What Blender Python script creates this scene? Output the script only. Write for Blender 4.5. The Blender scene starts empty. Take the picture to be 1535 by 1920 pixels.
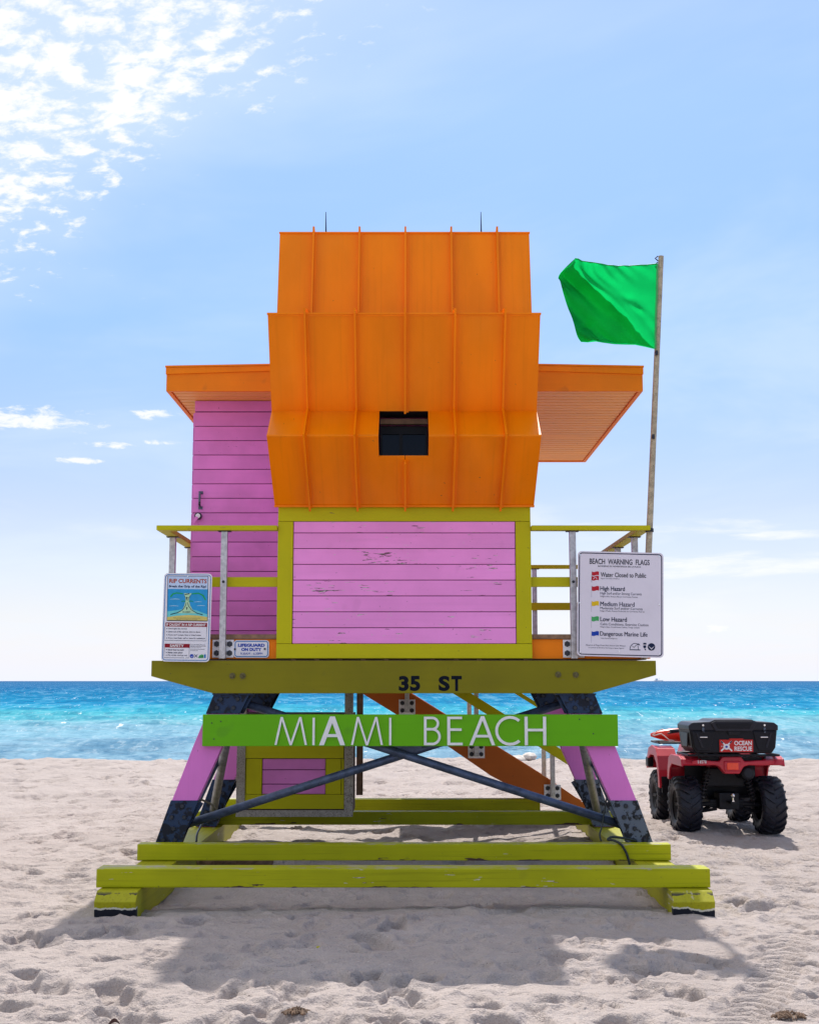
import bpy, bmesh, math, random
import numpy as np
from mathutils import Vector, Matrix

R = math.radians
rnd = random.Random(7)
sc = bpy.context.scene
COL = sc.collection

# ------------------------------------------------------------------ camera
EYE = 1.65
FPX = 2400.0
PITCH = math.atan(317.0 / FPX)
cam_d = bpy.data.cameras.new("camera")
cam = bpy.data.objects.new("camera", cam_d)
COL.objects.link(cam)
cam.location = (0, 0, EYE)
cam.rotation_euler = (math.pi / 2 + PITCH, 0, 0)
cam_d.sensor_fit = 'HORIZONTAL'
cam_d.sensor_width = 36.0
cam_d.lens = 36.0 * FPX / 1535.0
cam_d.clip_start = 0.1
cam_d.clip_end = 40000
sc.camera = cam

# ------------------------------------------------------------------ view, sun, sky
sc.view_settings.view_transform = 'Standard'
sc.view_settings.look = 'None'
sc.view_settings.gamma = 1.0
sc.view_settings.use_curve_mapping = False
sc.view_settings.exposure = 0.93
sc.cycles.max_bounces = 8
sc.cycles.diffuse_bounces = 4
sc.cycles.glossy_bounces = 3
sc.cycles.transparent_max_bounces = 6
sc.cycles.sample_clamp_indirect = 6.0

SUN_EL, SUN_AZ = R(56.5), R(4.0)          # high behind the tower, azimuth measured from +Y towards +X
sd = bpy.data.lights.new("sun", 'SUN')
sd.energy = 2.6
sd.angle = R(0.9)
sd.color = (1.0, 0.955, 0.88)
sun = bpy.data.objects.new("sun", sd)
COL.objects.link(sun)
ldir = Vector((-math.sin(SUN_AZ) * math.cos(SUN_EL), -math.cos(SUN_AZ) * math.cos(SUN_EL), -math.sin(SUN_EL)))
sun.rotation_euler = ldir.to_track_quat('-Z', 'Y').to_euler()
sun.location = (2, 20, 30)

world = bpy.data.worlds.new("World")
sc.world = world
world.use_nodes = True
wn = world.node_tree
wn.nodes.clear()


class NG:
    """small helper to wire node trees"""
    def __init__(s, nt):
        s.nt = nt

    def n(s, typ, **kw):
        nd = s.nt.nodes.new(typ)
        for k, v in kw.items():
            setattr(nd, k, v)
        return nd

    def link(s, a, b):
        s.nt.links.new(a, b)

    def _in(s, sock, v):
        if hasattr(v, 'is_linked') or hasattr(v, 'links'):
            s.nt.links.new(v, sock)
        else:
            if isinstance(v, (tuple, list)) and len(v) == 3 and sock.type == 'RGBA':
                v = (*v, 1)
            sock.default_value = v

    def math(s, op, a, b=0.0, c=0.0, clamp=False):
        nd = s.n('ShaderNodeMath', operation=op, use_clamp=clamp)
        s._in(nd.inputs[0], a)
        s._in(nd.inputs[1], b)
        s._in(nd.inputs[2], c)
        return nd.outputs[0]

    def vmath(s, op, a, b=(0, 0, 0)):
        nd = s.n('ShaderNodeVectorMath', operation=op)
        s._in(nd.inputs[0], a)
        s._in(nd.inputs[1], b)
        return nd.outputs[0]

    def mix(s, fac, a, b, mode='MIX'):
        nd = s.n('ShaderNodeMix', data_type='RGBA', blend_type=mode)
        s._in(nd.inputs[0], fac)
        s._in(nd.inputs[6], a)
        s._in(nd.inputs[7], b)
        return nd.outputs[2]

    def noise(s, vec, scale, detail=4.0, rough=0.55, dist=0.0, out=0):
        nd = s.n('ShaderNodeTexNoise')
        s._in(nd.inputs['Vector'], vec)
        nd.inputs['Scale'].default_value = scale
        nd.inputs['Detail'].default_value = detail
        nd.inputs['Roughness'].default_value = rough
        nd.inputs['Distortion'].default_value = dist
        return nd.outputs[out]

    def step(s, v, a, b):
        nd = s.n('ShaderNodeMapRange', interpolation_type='SMOOTHSTEP')
        s._in(nd.inputs[0], v)
        s._in(nd.inputs[1], a)
        s._in(nd.inputs[2], b)
        nd.inputs[3].default_value = 0
        nd.inputs[4].default_value = 1
        return nd.outputs[0]

    def comb(s, x, y, z):
        nd = s.n('ShaderNodeCombineXYZ')
        s._in(nd.inputs[0], x)
        s._in(nd.inputs[1], y)
        s._in(nd.inputs[2], z)
        return nd.outputs[0]

    def sep(s, v):
        nd = s.n('ShaderNodeSeparateXYZ')
        s._in(nd.inputs[0], v)
        return nd.outputs

    def ramp(s, fac, stops, interp='LINEAR'):
        nd = s.n('ShaderNodeValToRGB')
        cr = nd.color_ramp
        cr.interpolation = interp
        while len(cr.elements) < len(stops):
            cr.elements.new(0.5)
        for e, (p, c) in zip(cr.elements, stops):
            e.position = p
            e.color = (*c, 1) if len(c) == 3 else c
        s._in(nd.inputs[0], fac)
        return nd.outputs[0]


def build_sky():
    g = NG(wn)
    out = g.n('ShaderNodeOutputWorld')
    bg = g.n('ShaderNodeBackground')
    g.link(bg.outputs[0], out.inputs[0])
    bg.inputs[1].default_value = 0.10
    sky = g.n('ShaderNodeTexSky', sky_type='NISHITA')
    sky.sun_disc = False
    sky.sun_elevation = SUN_EL
    sky.sun_rotation = SUN_AZ
    sky.altitude = 0
    sky.air_density = 1.0
    sky.dust_density = 0.3
    sky.ozone_density = 1.0
    tc = g.n('ShaderNodeTexCoord')
    d = tc.outputs['Generated']
    x, y, z = g.sep(d)
    zc = g.math('MAXIMUM', z, 0.0)
    tint = g.ramp(zc, [(0.0, (0.62, 0.56, 0.60)), (0.13, (0.60, 0.56, 0.65)), (0.27, (0.62, 0.69, 0.84)), (0.42, (0.80, 0.85, 0.90)), (0.7, (0.95, 0.95, 0.95))])
    base = g.mix(1.0, sky.outputs[0], tint, 'MULTIPLY')
    # sea haze: the sky pales towards the horizon, all the way round
    hz = g.math('POWER', g.math('SUBTRACT', 1.0, zc, clamp=True), 12.0)
    base = g.mix(g.math('MULTIPLY', hz, SKY_HAZE), base, SKY_PALE)
    # a cloud layer seen in perspective: plane coordinates of the ray
    k = g.math('DIVIDE', 1.0, g.math('ADD', zc, 0.10))
    px = g.math('MULTIPLY', x, k)
    py = g.math('MULTIPLY', y, k)
    p = g.comb(px, py, 0.0)
    az = g.math('ARCTAN2', x, y)                      # 0 = straight out to sea
    el = g.math('ARCSINE', zc)
    # thick altocumulus field west of a slanting edge
    e1 = g.math('ADD', g.math('MULTIPLY', x, -0.62), g.math('MULTIPLY', g.math('SUBTRACT', el, 0.50), 0.80))
    edge_n = g.noise(p, 1.6, 3.0, 0.5)
    e1 = g.math('ADD', e1, g.math('MULTIPLY', g.math('SUBTRACT', edge_n, 0.5), 0.22))
    cov = g.step(e1, -0.060, 0.13)
    rot = g.comb(g.math('ADD', px, g.math('MULTIPLY', py, 0.30)), g.math('MULTIPLY', py, 1.0), 3.7)
    puff = g.noise(rot, 24.0, 8.0, 0.62, 0.2)
    soft = g.noise(rot, 3.4, 4.0, 0.5, 0.3)
    dens = g.math('ADD', puff, g.math('MULTIPLY', g.math('SUBTRACT', soft, 0.5), 0.34))
    thr = g.math('SUBTRACT', 0.69, g.math('MULTIPLY', cov, 0.325))
    c1 = g.step(dens, thr, g.math('ADD', thr, 0.21))
    c1 = g.math('MULTIPLY', c1, g.step(cov, 0.0, 0.35))
    veil1 = g.math('MULTIPLY', cov, 0.5)
    # low banks of fair weather cloud: flat streaks at small elevations
    q = g.comb(g.math('MULTIPLY', az, 1.0), g.math('MULTIPLY', el, 4.2), 0.0)
    lowmask = g.math('MULTIPLY', g.step(el, 0.030, 0.06), g.math('SUBTRACT', 1.0, g.step(el, 0.10, 0.19)))
    bank = g.noise(g.vmath('ADD', q, (BANK_X, BANK_Y, 0.0)), 4.2, 8.0, 0.56, 0.2)
    c2 = g.math('MULTIPLY', g.step(bank, 0.54, 0.68), lowmask)
    # thin high veil
    veil = g.noise(rot, 0.9, 5.0, 0.6, 0.5)
    c3 = g.math('MULTIPLY', g.step(veil, 0.40, 0.75), 0.34)
    # the fair-weather clouds seen above the left horizon
    wob = g.math('MULTIPLY', g.math('SUBTRACT', g.noise(g.comb(az, g.math('MULTIPLY', el, 2.6), 5.0), 55.0, 8.0, 0.68, 0.4), 0.5), 5.2)
    streak = g.math('MULTIPLY', g.math('SUBTRACT', g.noise(g.comb(az, g.math('MULTIPLY', el, 7.0), 9.0), 13.0, 8.0, 0.62, 0.3), 0.5), 4.2)
    small = None
    for (ca, ce, wa, we) in CLOUDLETS:
        da = g.math('DIVIDE', g.math('SUBTRACT', az, ca), wa)
        de = g.math('DIVIDE', g.math('SUBTRACT', el, ce), we)
        rr = g.math('ADD', g.math('MULTIPLY', da, da), g.math('MULTIPLY', de, de))
        v = g.step(g.math('SUBTRACT', g.math('ADD', 0.95, streak if wa > 0.08 else wob), rr), 0.0, 1.7 if wa > 0.08 else 1.25)
        small = v if small is None else g.math('MAXIMUM', small, v)
    call = g.math('MAXIMUM', g.math('MAXIMUM', c1, g.math('MULTIPLY', c2, 0.35)), g.math('MULTIPLY', small, 0.9))
    base = g.mix(c3, base, CLOUD_THIN)
    base = g.mix(veil1, base, CLOUD_THIN)
    colr = g.mix(call, base, CLOUD_WHITE)
    g.link(colr, bg.inputs[0])


SKY_HAZE = 0.97
SKY_PALE = (4.75, 4.95, 5.55)
CLOUD_WHITE = (5.45, 5.5, 5.6)
CLOUD_THIN = (4.6, 5.1, 6.0)
BANK_X, BANK_Y = 0.31, 0.2
# azimuth, elevation, half widths (radians)
CLOUDLETS = [(-0.300, 0.1955, 0.058, 0.0095), (-0.199, 0.2035, 0.021, 0.0045), (-0.235, 0.1785, 0.023, 0.0028),
             (-0.255, 0.1660, 0.018, 0.0030), (-0.193, 0.1820, 0.018, 0.0022),
             (0.190, 0.1165, 0.085, 0.0085), (0.310, 0.1080, 0.085, 0.0040), (0.250, 0.0860, 0.150, 0.0110), (0.235, 0.0395, 0.010, 0.0040)]
build_sky()


# ------------------------------------------------------------------ geometry helpers
BASE = {}


def wp(px, py, Y):
    """x and z, in metres, of a point that stands on the plane at depth Y (photo survey)"""
    s, c = math.sin(PITCH), math.cos(PITCH)
    v = (960.0 - py) / FPX
    z = Y * (s + v * c) / (c - v * s)
    f = Y * c + z * s
    return (px - 767.5) * f / FPX, EYE + z


def thing(name, label, cat, base=(0, 0, 0), group=None):
    o = bpy.data.objects.new(name, None)
    o.empty_display_size = 0.2
    o.location = base
    COL.objects.link(o)
    BASE[o.name] = Vector(base)
    o['label'] = label
    o['category'] = cat
    if group:
        o['group'] = group
    return o


def tag(o, label, cat, group=None, kind=None):
    if label:
        o['label'] = label
    if cat:
        o['category'] = cat
    if group:
        o['group'] = group
    if kind:
        o['kind'] = kind
    return o


def link(name, me, mat, parent, base=None, smooth=False):
    if mat is not None and not me.materials:
        me.materials.append(mat)
    if smooth:
        me.polygons.foreach_set('use_smooth', [True] * len(me.polygons))
    o = bpy.data.objects.new(name, me)
    COL.objects.link(o)
    if parent is not None:
        o.parent = parent
        BASE[o.name] = BASE[parent.name].copy()
    else:
        BASE[o.name] = Vector((0, 0, 0))
    return o


class MB:
    def __init__(s):
        s.v, s.f = [], []

    def add(s, vs, fs):
        o = len(s.v)
        s.v += [tuple(p) for p in vs]
        s.f += [tuple(i + o for i in f) for f in fs]
        return s

    def box(s, x0, x1, y0, y1, z0, z1):
        vs = [(x0, y0, z0), (x1, y0, z0), (x1, y1, z0), (x0, y1, z0), (x0, y0, z1), (x1, y0, z1), (x1, y1, z1), (x0, y1, z1)]
        return s.add(vs, [(0, 3, 2, 1), (4, 5, 6, 7), (0, 1, 5, 4), (1, 2, 6, 5), (2, 3, 7, 6), (3, 0, 4, 7)])

    def _prism(s, a, b):
        n = len(a)
        fs = [tuple(range(n)), tuple(range(2 * n - 1, n - 1, -1))]
        fs += [(i, (i + 1) % n, n + (i + 1) % n, n + i) for i in range(n)]
        return s.add(a + b, fs)

    def prism(s, poly, y0, y1):
        return s._prism([(x, y0, z) for x, z in poly], [(x, y1, z) for x, z in poly])

    def prism_x(s, poly, x0, x1):
        return s._prism([(x0, y, z) for y, z in poly], [(x1, y, z) for y, z in poly])

    def prism_z(s, poly, z0, z1):
        return s._prism([(x, y, z0) for x, y in poly], [(x, y, z1) for x, y in poly])

    def strip(s, pa, pb):
        """quads between two equally long point lists"""
        n = len(pa)
        return s.add(list(pa) + list(pb), [(i, i + 1, n + i + 1, n + i) for i in range(n - 1)])

    def flat(s, pts):
        return s.add(pts, [tuple(range(len(pts)))])

    def tube(s, pts, r, n=10, cap=True):
        pts = [Vector(p) for p in pts]
        rs = r if isinstance(r, (list, tuple)) else [r] * len(pts)
        rings = []
        up = None
        for i, p in enumerate(pts):
            t = (pts[min(i + 1, len(pts) - 1)] - pts[max(i - 1, 0)]).normalized()
            if up is None:
                a = Vector((0, 0, 1)) if abs(t.z) < 0.9 else Vector((1, 0, 0))
                up = (a - t * a.dot(t)).normalized()
            else:
                up = (up - t * up.dot(t)).normalized()
            sd_ = t.cross(up)
            rings.append([p + (up * math.cos(2 * math.pi * k / n) + sd_ * math.sin(2 * math.pi * k / n)) * rs[i] for k in range(n)])
        vs = [q for ring in rings for q in ring]
        fs = []
        for i in range(len(pts) - 1):
            for k in range(n):
                fs.append((i * n + k, i * n + (k + 1) % n, (i + 1) * n + (k + 1) % n, (i + 1) * n + k))
        if cap:
            fs.append(tuple(range(n - 1, -1, -1)))
            fs.append(tuple((len(pts) - 1) * n + k for k in range(n)))
        return s.add(vs, fs)

    def bar(s, p, q, w, h, up=(0, 0, 1)):
        """square bar from p to q: w across, h along up"""
        p, q = Vector(p), Vector(q)
        t = (q - p).normalized()
        u = Vector(up)
        u = (u - t * u.dot(t)).normalized()
        a = t.cross(u)
        vs = []
        for c in (p, q):
            for (i, j) in ((-1, -1), (1, -1), (1, 1), (-1, 1)):
                vs.append(c + a * (i * w / 2) + u * (j * h / 2))
        return s.add(vs, [(0, 3, 2, 1), (4, 5, 6, 7), (0, 1, 5, 4), (1, 2, 6, 5), (2, 3, 7, 6), (3, 0, 4, 7)])

    def ball(s, c, r, nu=14, nv=9, sc_=(1, 1, 1)):
        vs, fs = [], []
        for j in range(1, nv):
            th = math.pi * j / nv
            for i in range(nu):
                ph = 2 * math.pi * i / nu
                vs.append((c[0] + r * sc_[0] * math.sin(th) * math.cos(ph), c[1] + r * sc_[1] * math.sin(th) * math.sin(ph), c[2] + r * sc_[2] * math.cos(th)))
        t = len(vs)
        vs += [(c[0], c[1], c[2] + r * sc_[2]), (c[0], c[1], c[2] - r * sc_[2])]
        for j in range(nv - 2):
            for i in range(nu):
                fs.append((j * nu + i, j * nu + (i + 1) % nu, (j + 1) * nu + (i + 1) % nu, (j + 1) * nu + i))
        for i in range(nu):
            fs.append((i, (i + 1) % nu, t))
            fs.append(((nv - 2) * nu + i, (nv - 2) * nu + (i + 1) % nu, t + 1))
        return s.add(vs, fs)

    def mesh(s, name, bevel=0.0, base=Vector((0, 0, 0)), seg=2, recalc=True):
        bm = bmesh.new()
        bv = [bm.verts.new((p[0] - base.x, p[1] - base.y, p[2] - base.z)) for p in s.v]
        for f in s.f:
            try:
                bm.faces.new([bv[i] for i in f])
            except ValueError:
                pass
        if recalc:
            bmesh.ops.recalc_face_normals(bm, faces=bm.faces)
        if bevel > 0:
            es = [e for e in bm.edges if len(e.link_faces) == 2 and e.calc_face_angle(0) > 0.5]
            bmesh.ops.bevel(bm, geom=es, offset=bevel, segments=seg, profile=0.6, affect='EDGES', clamp_overlap=True)
        me = bpy.data.meshes.new(name)
        bm.to_mesh(me)
        bm.free()
        return me

    def build(s, name, mat, parent=None, bevel=0.0, smooth=False, label=None, seg=2, recalc=True):
        b = BASE[parent.name] if parent is not None else Vector((0, 0, 0))
        o = link(name, s.mesh(name, bevel, b, seg, recalc), mat, parent, smooth=smooth)
        if label:
            o['label'] = label
        return o


PIECES = {}


def piece(name, size, mat, parent, centre, bevel=0.003, rot=None, label=None):
    """a box piece; alike pieces share one mesh"""
    key = (name, tuple(round(a, 4) for a in size), mat.name, bevel)
    if key not in PIECES:
        a, b, c = (q / 2 for q in size)
        me = MB().box(-a, a, -b, b, -c, c).mesh(name, bevel)
        me.materials.append(mat)
        PIECES[key] = me
    o = bpy.data.objects.new(name, PIECES[key])
    COL.objects.link(o)
    if parent is not None:
        o.parent = parent
        o.location = Vector(centre) - BASE[parent.name]
    else:
        o.location = centre
    if rot:
        o.rotation_euler = rot
    BASE[o.name] = Vector(centre)
    if label:
        o['label'] = label
    return o


def text_mesh(s, x0, x1, z0, z1, y, bold=0.0, extrude=0.0, res=2, shear=0.0):
    """flat lettering (built-in font) fitted to the box x0..x1, z0..z1 on the plane y, facing -Y"""
    cu = bpy.data.curves.new("lettering", 'FONT')
    cu.body = s
    cu.resolution_u = res
    cu.offset = bold
    cu.extrude = 0.0
    cu.shear = shear
    tmp = bpy.data.objects.new("lettering", cu)
    me = bpy.data.meshes.new_from_object(tmp)
    bpy.data.objects.remove(tmp)
    bpy.data.curves.remove(cu)
    n = len(me.vertices)
    co = np.empty(n * 3, np.float32)
    me.vertices.foreach_get('co', co)
    co = co.reshape(-1, 3)
    lo, hi = co.min(0), co.max(0)
    o = np.empty_like(co)
    o[:, 0] = x0 + (co[:, 0] - lo[0]) / max(hi[0] - lo[0], 1e-6) * (x1 - x0)
    o[:, 2] = z0 + (co[:, 1] - lo[1]) / max(hi[1] - lo[1], 1e-6) * (z1 - z0)
    o[:, 1] = y
    me.vertices.foreach_set('co', o.ravel())
    me.materials.clear()
    return me


def add_text(name, s, box, y, mat, parent, bold=0.0, res=2, shear=0.0):
    b = BASE[parent.name]
    me = text_mesh(s, box[0] - b.x, box[1] - b.x, box[2] - b.z, box[3] - b.z, y - b.y, bold, 0, res, shear)
    me.name = name
    return link(name, me, mat, parent)


def rrect(x0, x1, z0, z1, r, n=6):
    pts = []
    for cx, cz, a0 in ((x1 - r, z1 - r, 0), (x0 + r, z1 - r, 90), (x0 + r, z0 + r, 180), (x1 - r, z0 + r, 270)):
        for k in range(n + 1):
            a = R(a0 + 90 * k / n)
            pts.append((cx + r * math.cos(a), cz + r * math.sin(a)))
    return pts


# ------------------------------------------------------------------ materials
def new_mat(name):
    m = bpy.data.materials.new(name)
    m.use_nodes = True
    g = NG(m.node_tree)
    b = m.node_tree.nodes['Principled BSDF']
    return m, g, b


def objvec(g, rand=True):
    tc = g.n('ShaderNodeTexCoord')
    v = tc.outputs['Object']
    if rand:
        oi = g.n('ShaderNodeObjectInfo')
        r = g.math('MULTIPLY', oi.outputs['Random'], 37.0)
        v = g.vmath('ADD', v, g.comb(r, r, r))
        return v, oi.outputs['Random']
    return v, None


def bump(g, b, h, strength, dist=0.01):
    bp = g.n('ShaderNodeBump')
    bp.inputs['Strength'].default_value = strength
    bp.inputs['Distance'].default_value = dist
    g.link(h, bp.inputs['Height'])
    g.link(bp.outputs[0], b.inputs['Normal'])


def paint_wood(name, c, axis='X', rough=0.5, var=0.10, chips=0.0, grain=0.5, edge=None, nose=False, knots=0.0, fade=0.0, wood=(0.10, 0.06, 0.04), white=0.0, scuff=0.0):
    """brushed paint over sawn timber, grain along axis"""
    m, g, b = new_mat(name)
    v, rn = objvec(g)
    sc_ = {'X': (1.2, 26, 26), 'Y': (26, 1.2, 26), 'Z': (26, 26, 1.2)}[axis]
    gv = g.vmath('MULTIPLY', v, sc_)
    gr = g.noise(gv, 1.0, 5.0, 0.62, 0.3)
    lg = g.noise(v, 1.7, 4.0, 0.55)
    col = g.mix(g.step(lg, 0.3, 0.72), tuple(a * (1 - var) for a in c), tuple(min(1, a * (1 + var * 0.6)) for a in c))
    # each board dries a little differently
    col = g.mix(g.math('MULTIPLY', rn, 0.14), col, tuple(a * 0.72 for a in c))
    col = g.mix(g.math('MULTIPLY', g.step(gr, 0.45, 0.8), 0.20 * grain), col, tuple(a * 0.45 for a in c))
    if fade > 0:
        fd = g.noise(g.vmath('MULTIPLY', v, tuple(q * 0.25 for q in sc_)), 1.0, 4.0, 0.6)
        col = g.mix(g.math('MULTIPLY', g.step(fd, 0.5, 0.8), fade), col, tuple(min(1, a * 0.6 + 0.35) for a in c))
    if grain > 0.8:
        fine = g.noise(g.vmath('MULTIPLY', v, tuple(2.2 * q if q > 5 else 0.7 * q for q in sc_)), 1.0, 3.0, 0.7, 0.2)
        col = g.mix(g.math('MULTIPLY', g.step(fine, 0.52, 0.68), 0.42), col, tuple(a * 0.42 for a in c))
        gr = g.math('ADD', g.math('MULTIPLY', gr, 0.6), g.math('MULTIPLY', fine, -0.6))
    # grime specks and nail heads
    sp = g.noise(v, 42.0, 2.0, 0.5)
    col = g.mix(g.math('MULTIPLY', g.step(sp, 0.735, 0.77), 0.55), col, (0.05, 0.035, 0.03))
    hgt = gr
    if knots > 0:
        kn = g.noise(v, 5.5, 1.0, 0.4)
        col = g.mix(g.math('MULTIPLY', g.step(kn, 0.70, 0.78), knots), col, tuple(a * 0.4 + 0.02 for a in c))
    if chips > 0:
        sv = {'X': (7.0, 70, 70), 'Y': (70, 7.0, 70), 'Z': (70, 70, 7.0)}[axis]
        ch = g.noise(g.vmath('MULTIPLY', v, sv), 1.0, 3.0, 0.6)
        where = g.noise(v, 2.3, 2.0, 0.5)
        cm = g.step(g.math('ADD', ch, g.math('MULTIPLY', where, 0.5)), 1.06 - chips * 0.12, 1.075 - chips * 0.12)
        tone = g.noise(g.vmath('MULTIPLY', v, sv), 2.0, 2.0, 0.5)
        under = g.mix(g.step(tone, 0.60, 0.66), wood, (0.62, 0.58, 0.56) if white > 0 else tuple(a * 1.9 for a in wood))
        col = g.mix(cm, col, under)
        hgt = g.math('SUBTRACT', hgt, g.math('MULTIPLY', cm, 0.9))
    if edge is not None:
        # paint knocked off along the arrises, bare wood and old white primer
        zz = g.sep(g.n('ShaderNodeTexCoord').outputs['Object'])[2]
        dlo = g.math('SUBTRACT', zz, edge[0])
        dhi = g.math('SUBTRACT', edge[1], zz)
        nlo = g.noise(g.vmath('MULTIPLY', v, (3.2, 9, 22)), 1.0, 5.0, 0.65)
        nhi = g.noise(g.vmath('MULTIPLY', g.vmath('ADD', v, (7, 3, 9)), (4.5, 9, 22)), 1.0, 5.0, 0.65)
        wlo = g.step(g.math('SUBTRACT', g.math('MULTIPLY', g.math('SUBTRACT', nlo, 0.535), 0.20), dlo), 0.0, 0.003)
        whi = g.step(g.math('SUBTRACT', g.math('MULTIPLY', g.math('SUBTRACT', nhi, 0.54), 0.09), dhi), 0.0, 0.003)
        col = g.mix(wlo, col, (0.075, 0.042, 0.026))
        col = g.mix(g.math('MULTIPLY', whi, 0.75), col, g.mix(g.step(gr, 0.4, 0.6), (0.40, 0.36, 0.24), (0.10, 0.07, 0.04)))
        hgt = g.math('SUBTRACT', hgt, g.math('MULTIPLY', g.math('MAXIMUM', wlo, whi), 1.2))
    if nose:
        # paint worn through to the tarred nose where the skid drags in the sand
        zz = g.sep(g.n('ShaderNodeTexCoord').outputs['Object'])
        wn_ = g.noise(g.vmath('MULTIPLY', v, (7, 2, 4)), 1.0, 5.0, 0.65)
        lv = g.math('ADD', zz[2], g.math('MULTIPLY', g.math('SUBTRACT', wn_, 0.5), -0.085))
        fr_ = g.math('SUBTRACT', 1.0, g.step(zz[1], -2.93, -2.90))
        col = g.mix(g.math('MULTIPLY', g.math('SUBTRACT', 1.0, g.step(lv, 0.056, 0.060)), fr_), col, (0.62, 0.60, 0.50))
        col = g.mix(g.math('MULTIPLY', g.math('SUBTRACT', 1.0, g.step(lv, 0.043, 0.047)), fr_), col, (0.010, 0.013, 0.022))
        arr = g.noise(g.vmath('MULTIPLY', v, (11, 11, 11)), 1.0, 4.0, 0.6)
        col = g.mix(g.math('MULTIPLY', g.step(g.math('ADD', arr, g.math('MULTIPLY', g.math('ABSOLUTE', g.math('SUBTRACT', zz[2], 0.150)), -12.0)), 0.46, 0.48), fr_), col, (0.05, 0.045, 0.03))
    if scuff > 0:
        sk = g.noise(g.vmath('MULTIPLY', v, tuple(q * 0.5 for q in sc_)), 1.0, 6.0, 0.68)
        wh = g.noise(v, 1.3, 2.0, 0.5)
        smk = g.step(g.math('ADD', sk, g.math('MULTIPLY', wh, 0.6)), 0.98 - 0.1 * scuff, 1.06 - 0.1 * scuff)
        col = g.mix(g.math('MULTIPLY', smk, 0.8), col, (0.58, 0.52, 0.46))
    g.link(col, b.inputs['Base Color'])
    rr = g.math('ADD', rough - 0.08, g.math('MULTIPLY', lg, 0.22))
    g.link(rr, b.inputs['Roughness'])
    b.inputs['Specular IOR Level'].default_value = 0.22
    bump(g, b, hgt, 0.30 * grain + 0.05, 0.004)
    return m


def simple(name, c, rough=0.5, metal=0.0, var=0.12, nscale=9.0, bmp=0.0, spec=0.5, specks=None):
    m, g, b = new_mat(name)
    v, rn = objvec(g)
    n1 = g.noise(v, nscale, 5.0, 0.6)
    col = g.mix(g.step(n1, 0.3, 0.7), tuple(a * (1 - var) for a in c), tuple(min(1, a * (1 + var)) for a in c))
    if specks:
        n2 = g.noise(v, specks[0], 3.0, 0.6)
        col = g.mix(g.step(n2, specks[1], specks[1] + 0.08), col, specks[2])
    g.link(col, b.inputs['Base Color'])
    g.link(g.math('ADD', rough - 0.07, g.math('MULTIPLY', n1, 0.14)), b.inputs['Roughness'])
    b.inputs['Metallic'].default_value = metal
    b.inputs['Specular IOR Level'].default_value = spec
    if bmp > 0:
        bump(g, b, g.noise(v, nscale * 5, 4.0, 0.6), bmp, 0.004)
    return m


def sheet_metal(name, c):
    """painted standing seam sheet: faint oil canning, streaks and chalking"""
    m, g, b = new_mat(name)
    v, rn = objvec(g)
    lo = g.noise(g.vmath('MULTIPLY', v, (2.2, 0.8, 0.8)), 1.4, 3.0, 0.5)
    st = g.noise(g.vmath('MULTIPLY', v, (30, 0.7, 0.7)), 1.0, 4.0, 0.6)
    col = g.mix(g.step(lo, 0.3, 0.7), tuple(a * 0.86 for a in c), c)
    fade_ = g.noise(v, 0.9, 5.0, 0.6)
    col = g.mix(g.math('MULTIPLY', g.step(fade_, 0.5, 0.75), 0.10), col, (0.95, 0.40, 0.08))
    col = g.mix(g.math('MULTIPLY', g.step(st, 0.50, 0.72), 0.24), col, tuple(a * 0.7 for a in c))
    ch = g.noise(v, 26.0, 2.0, 0.5)
    where = g.noise(v, 1.6, 1.0, 0.5)
    sp = g.step(g.math('ADD', ch, g.math('MULTIPLY', where, 0.35)), 0.975, 0.99)
    col = g.mix(g.math('MULTIPLY', sp, 0.8), col, (0.16, 0.07, 0.03))
    g.link(col, b.inputs['Base Color'])
    g.link(g.math('ADD', 0.30, g.math('MULTIPLY', st, 0.16)), b.inputs['Roughness'])
    b.inputs['Specular IOR Level'].default_value = 0.16
    bump(g, b, lo, 0.45, 0.03)
    return m


def steel_shoe_mat(name, c, dark, amount):
    m, g, b = new_mat(name)
    v, rn = objvec(g)
    n1 = g.noise(v, 13.0, 5.0, 0.6, 0.4)
    n2 = g.noise(v, 38.0, 4.0, 0.6)
    f = g.step(g.math('ADD', n1, g.math('MULTIPLY', g.math('SUBTRACT', n2, 0.5), 0.25)), amount, amount + 0.07)
    col = g.mix(f, c, dark)
    col = g.mix(g.math('MULTIPLY', g.step(n2, 0.62, 0.72), 0.25), col, (0.16, 0.10, 0.07))
    g.link(col, b.inputs['Base Color'])
    b.inputs['Roughness'].default_value = 0.5
    b.inputs['Metallic'].default_value = 0.1
    b.inputs['Specular IOR Level'].default_value = 0.25
    bump(g, b, n1, 0.3, 0.004)
    return m


M = {}
ORANGE = (0.98, 0.248, 0.0005)
OLIVE = (0.52, 0.49, 0.001)
LEMON = (0.42, 0.43, 0.002)
PINK = (0.95, 0.335, 0.80)
M['orange_sheet'] = sheet_metal('orange_sheet', ORANGE)
M['orange_wood'] = paint_wood('orange_wood', (0.92, 0.235, 0.002), 'X', 0.5, 0.1, 0.0, 0.5, knots=0.3)
M['soffit'] = paint_wood('soffit_paint', (0.97, 0.43, 0.11), 'X', 0.5, 0.08, 0.0, 0.3)
M['soffit_dark'] = simple('soffit_gap', (0.22, 0.08, 0.03), 0.8)
M['pink'] = paint_wood('pink_board', PINK, 'X', 0.5, 0.09, 1.0, 0.6, knots=0.12, white=1.0, wood=(0.09, 0.05, 0.05))
M['pink_clean'] = paint_wood('pink_board_clean', (0.78, 0.24, 0.66), 'X', 0.5, 0.17, 0.28, 0.5, knots=0.1)
M['pink_leg'] = paint_wood('pink_leg', (0.76, 0.21, 0.64), 'Z', 0.5, 0.08, 0.2, 0.6)
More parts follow.
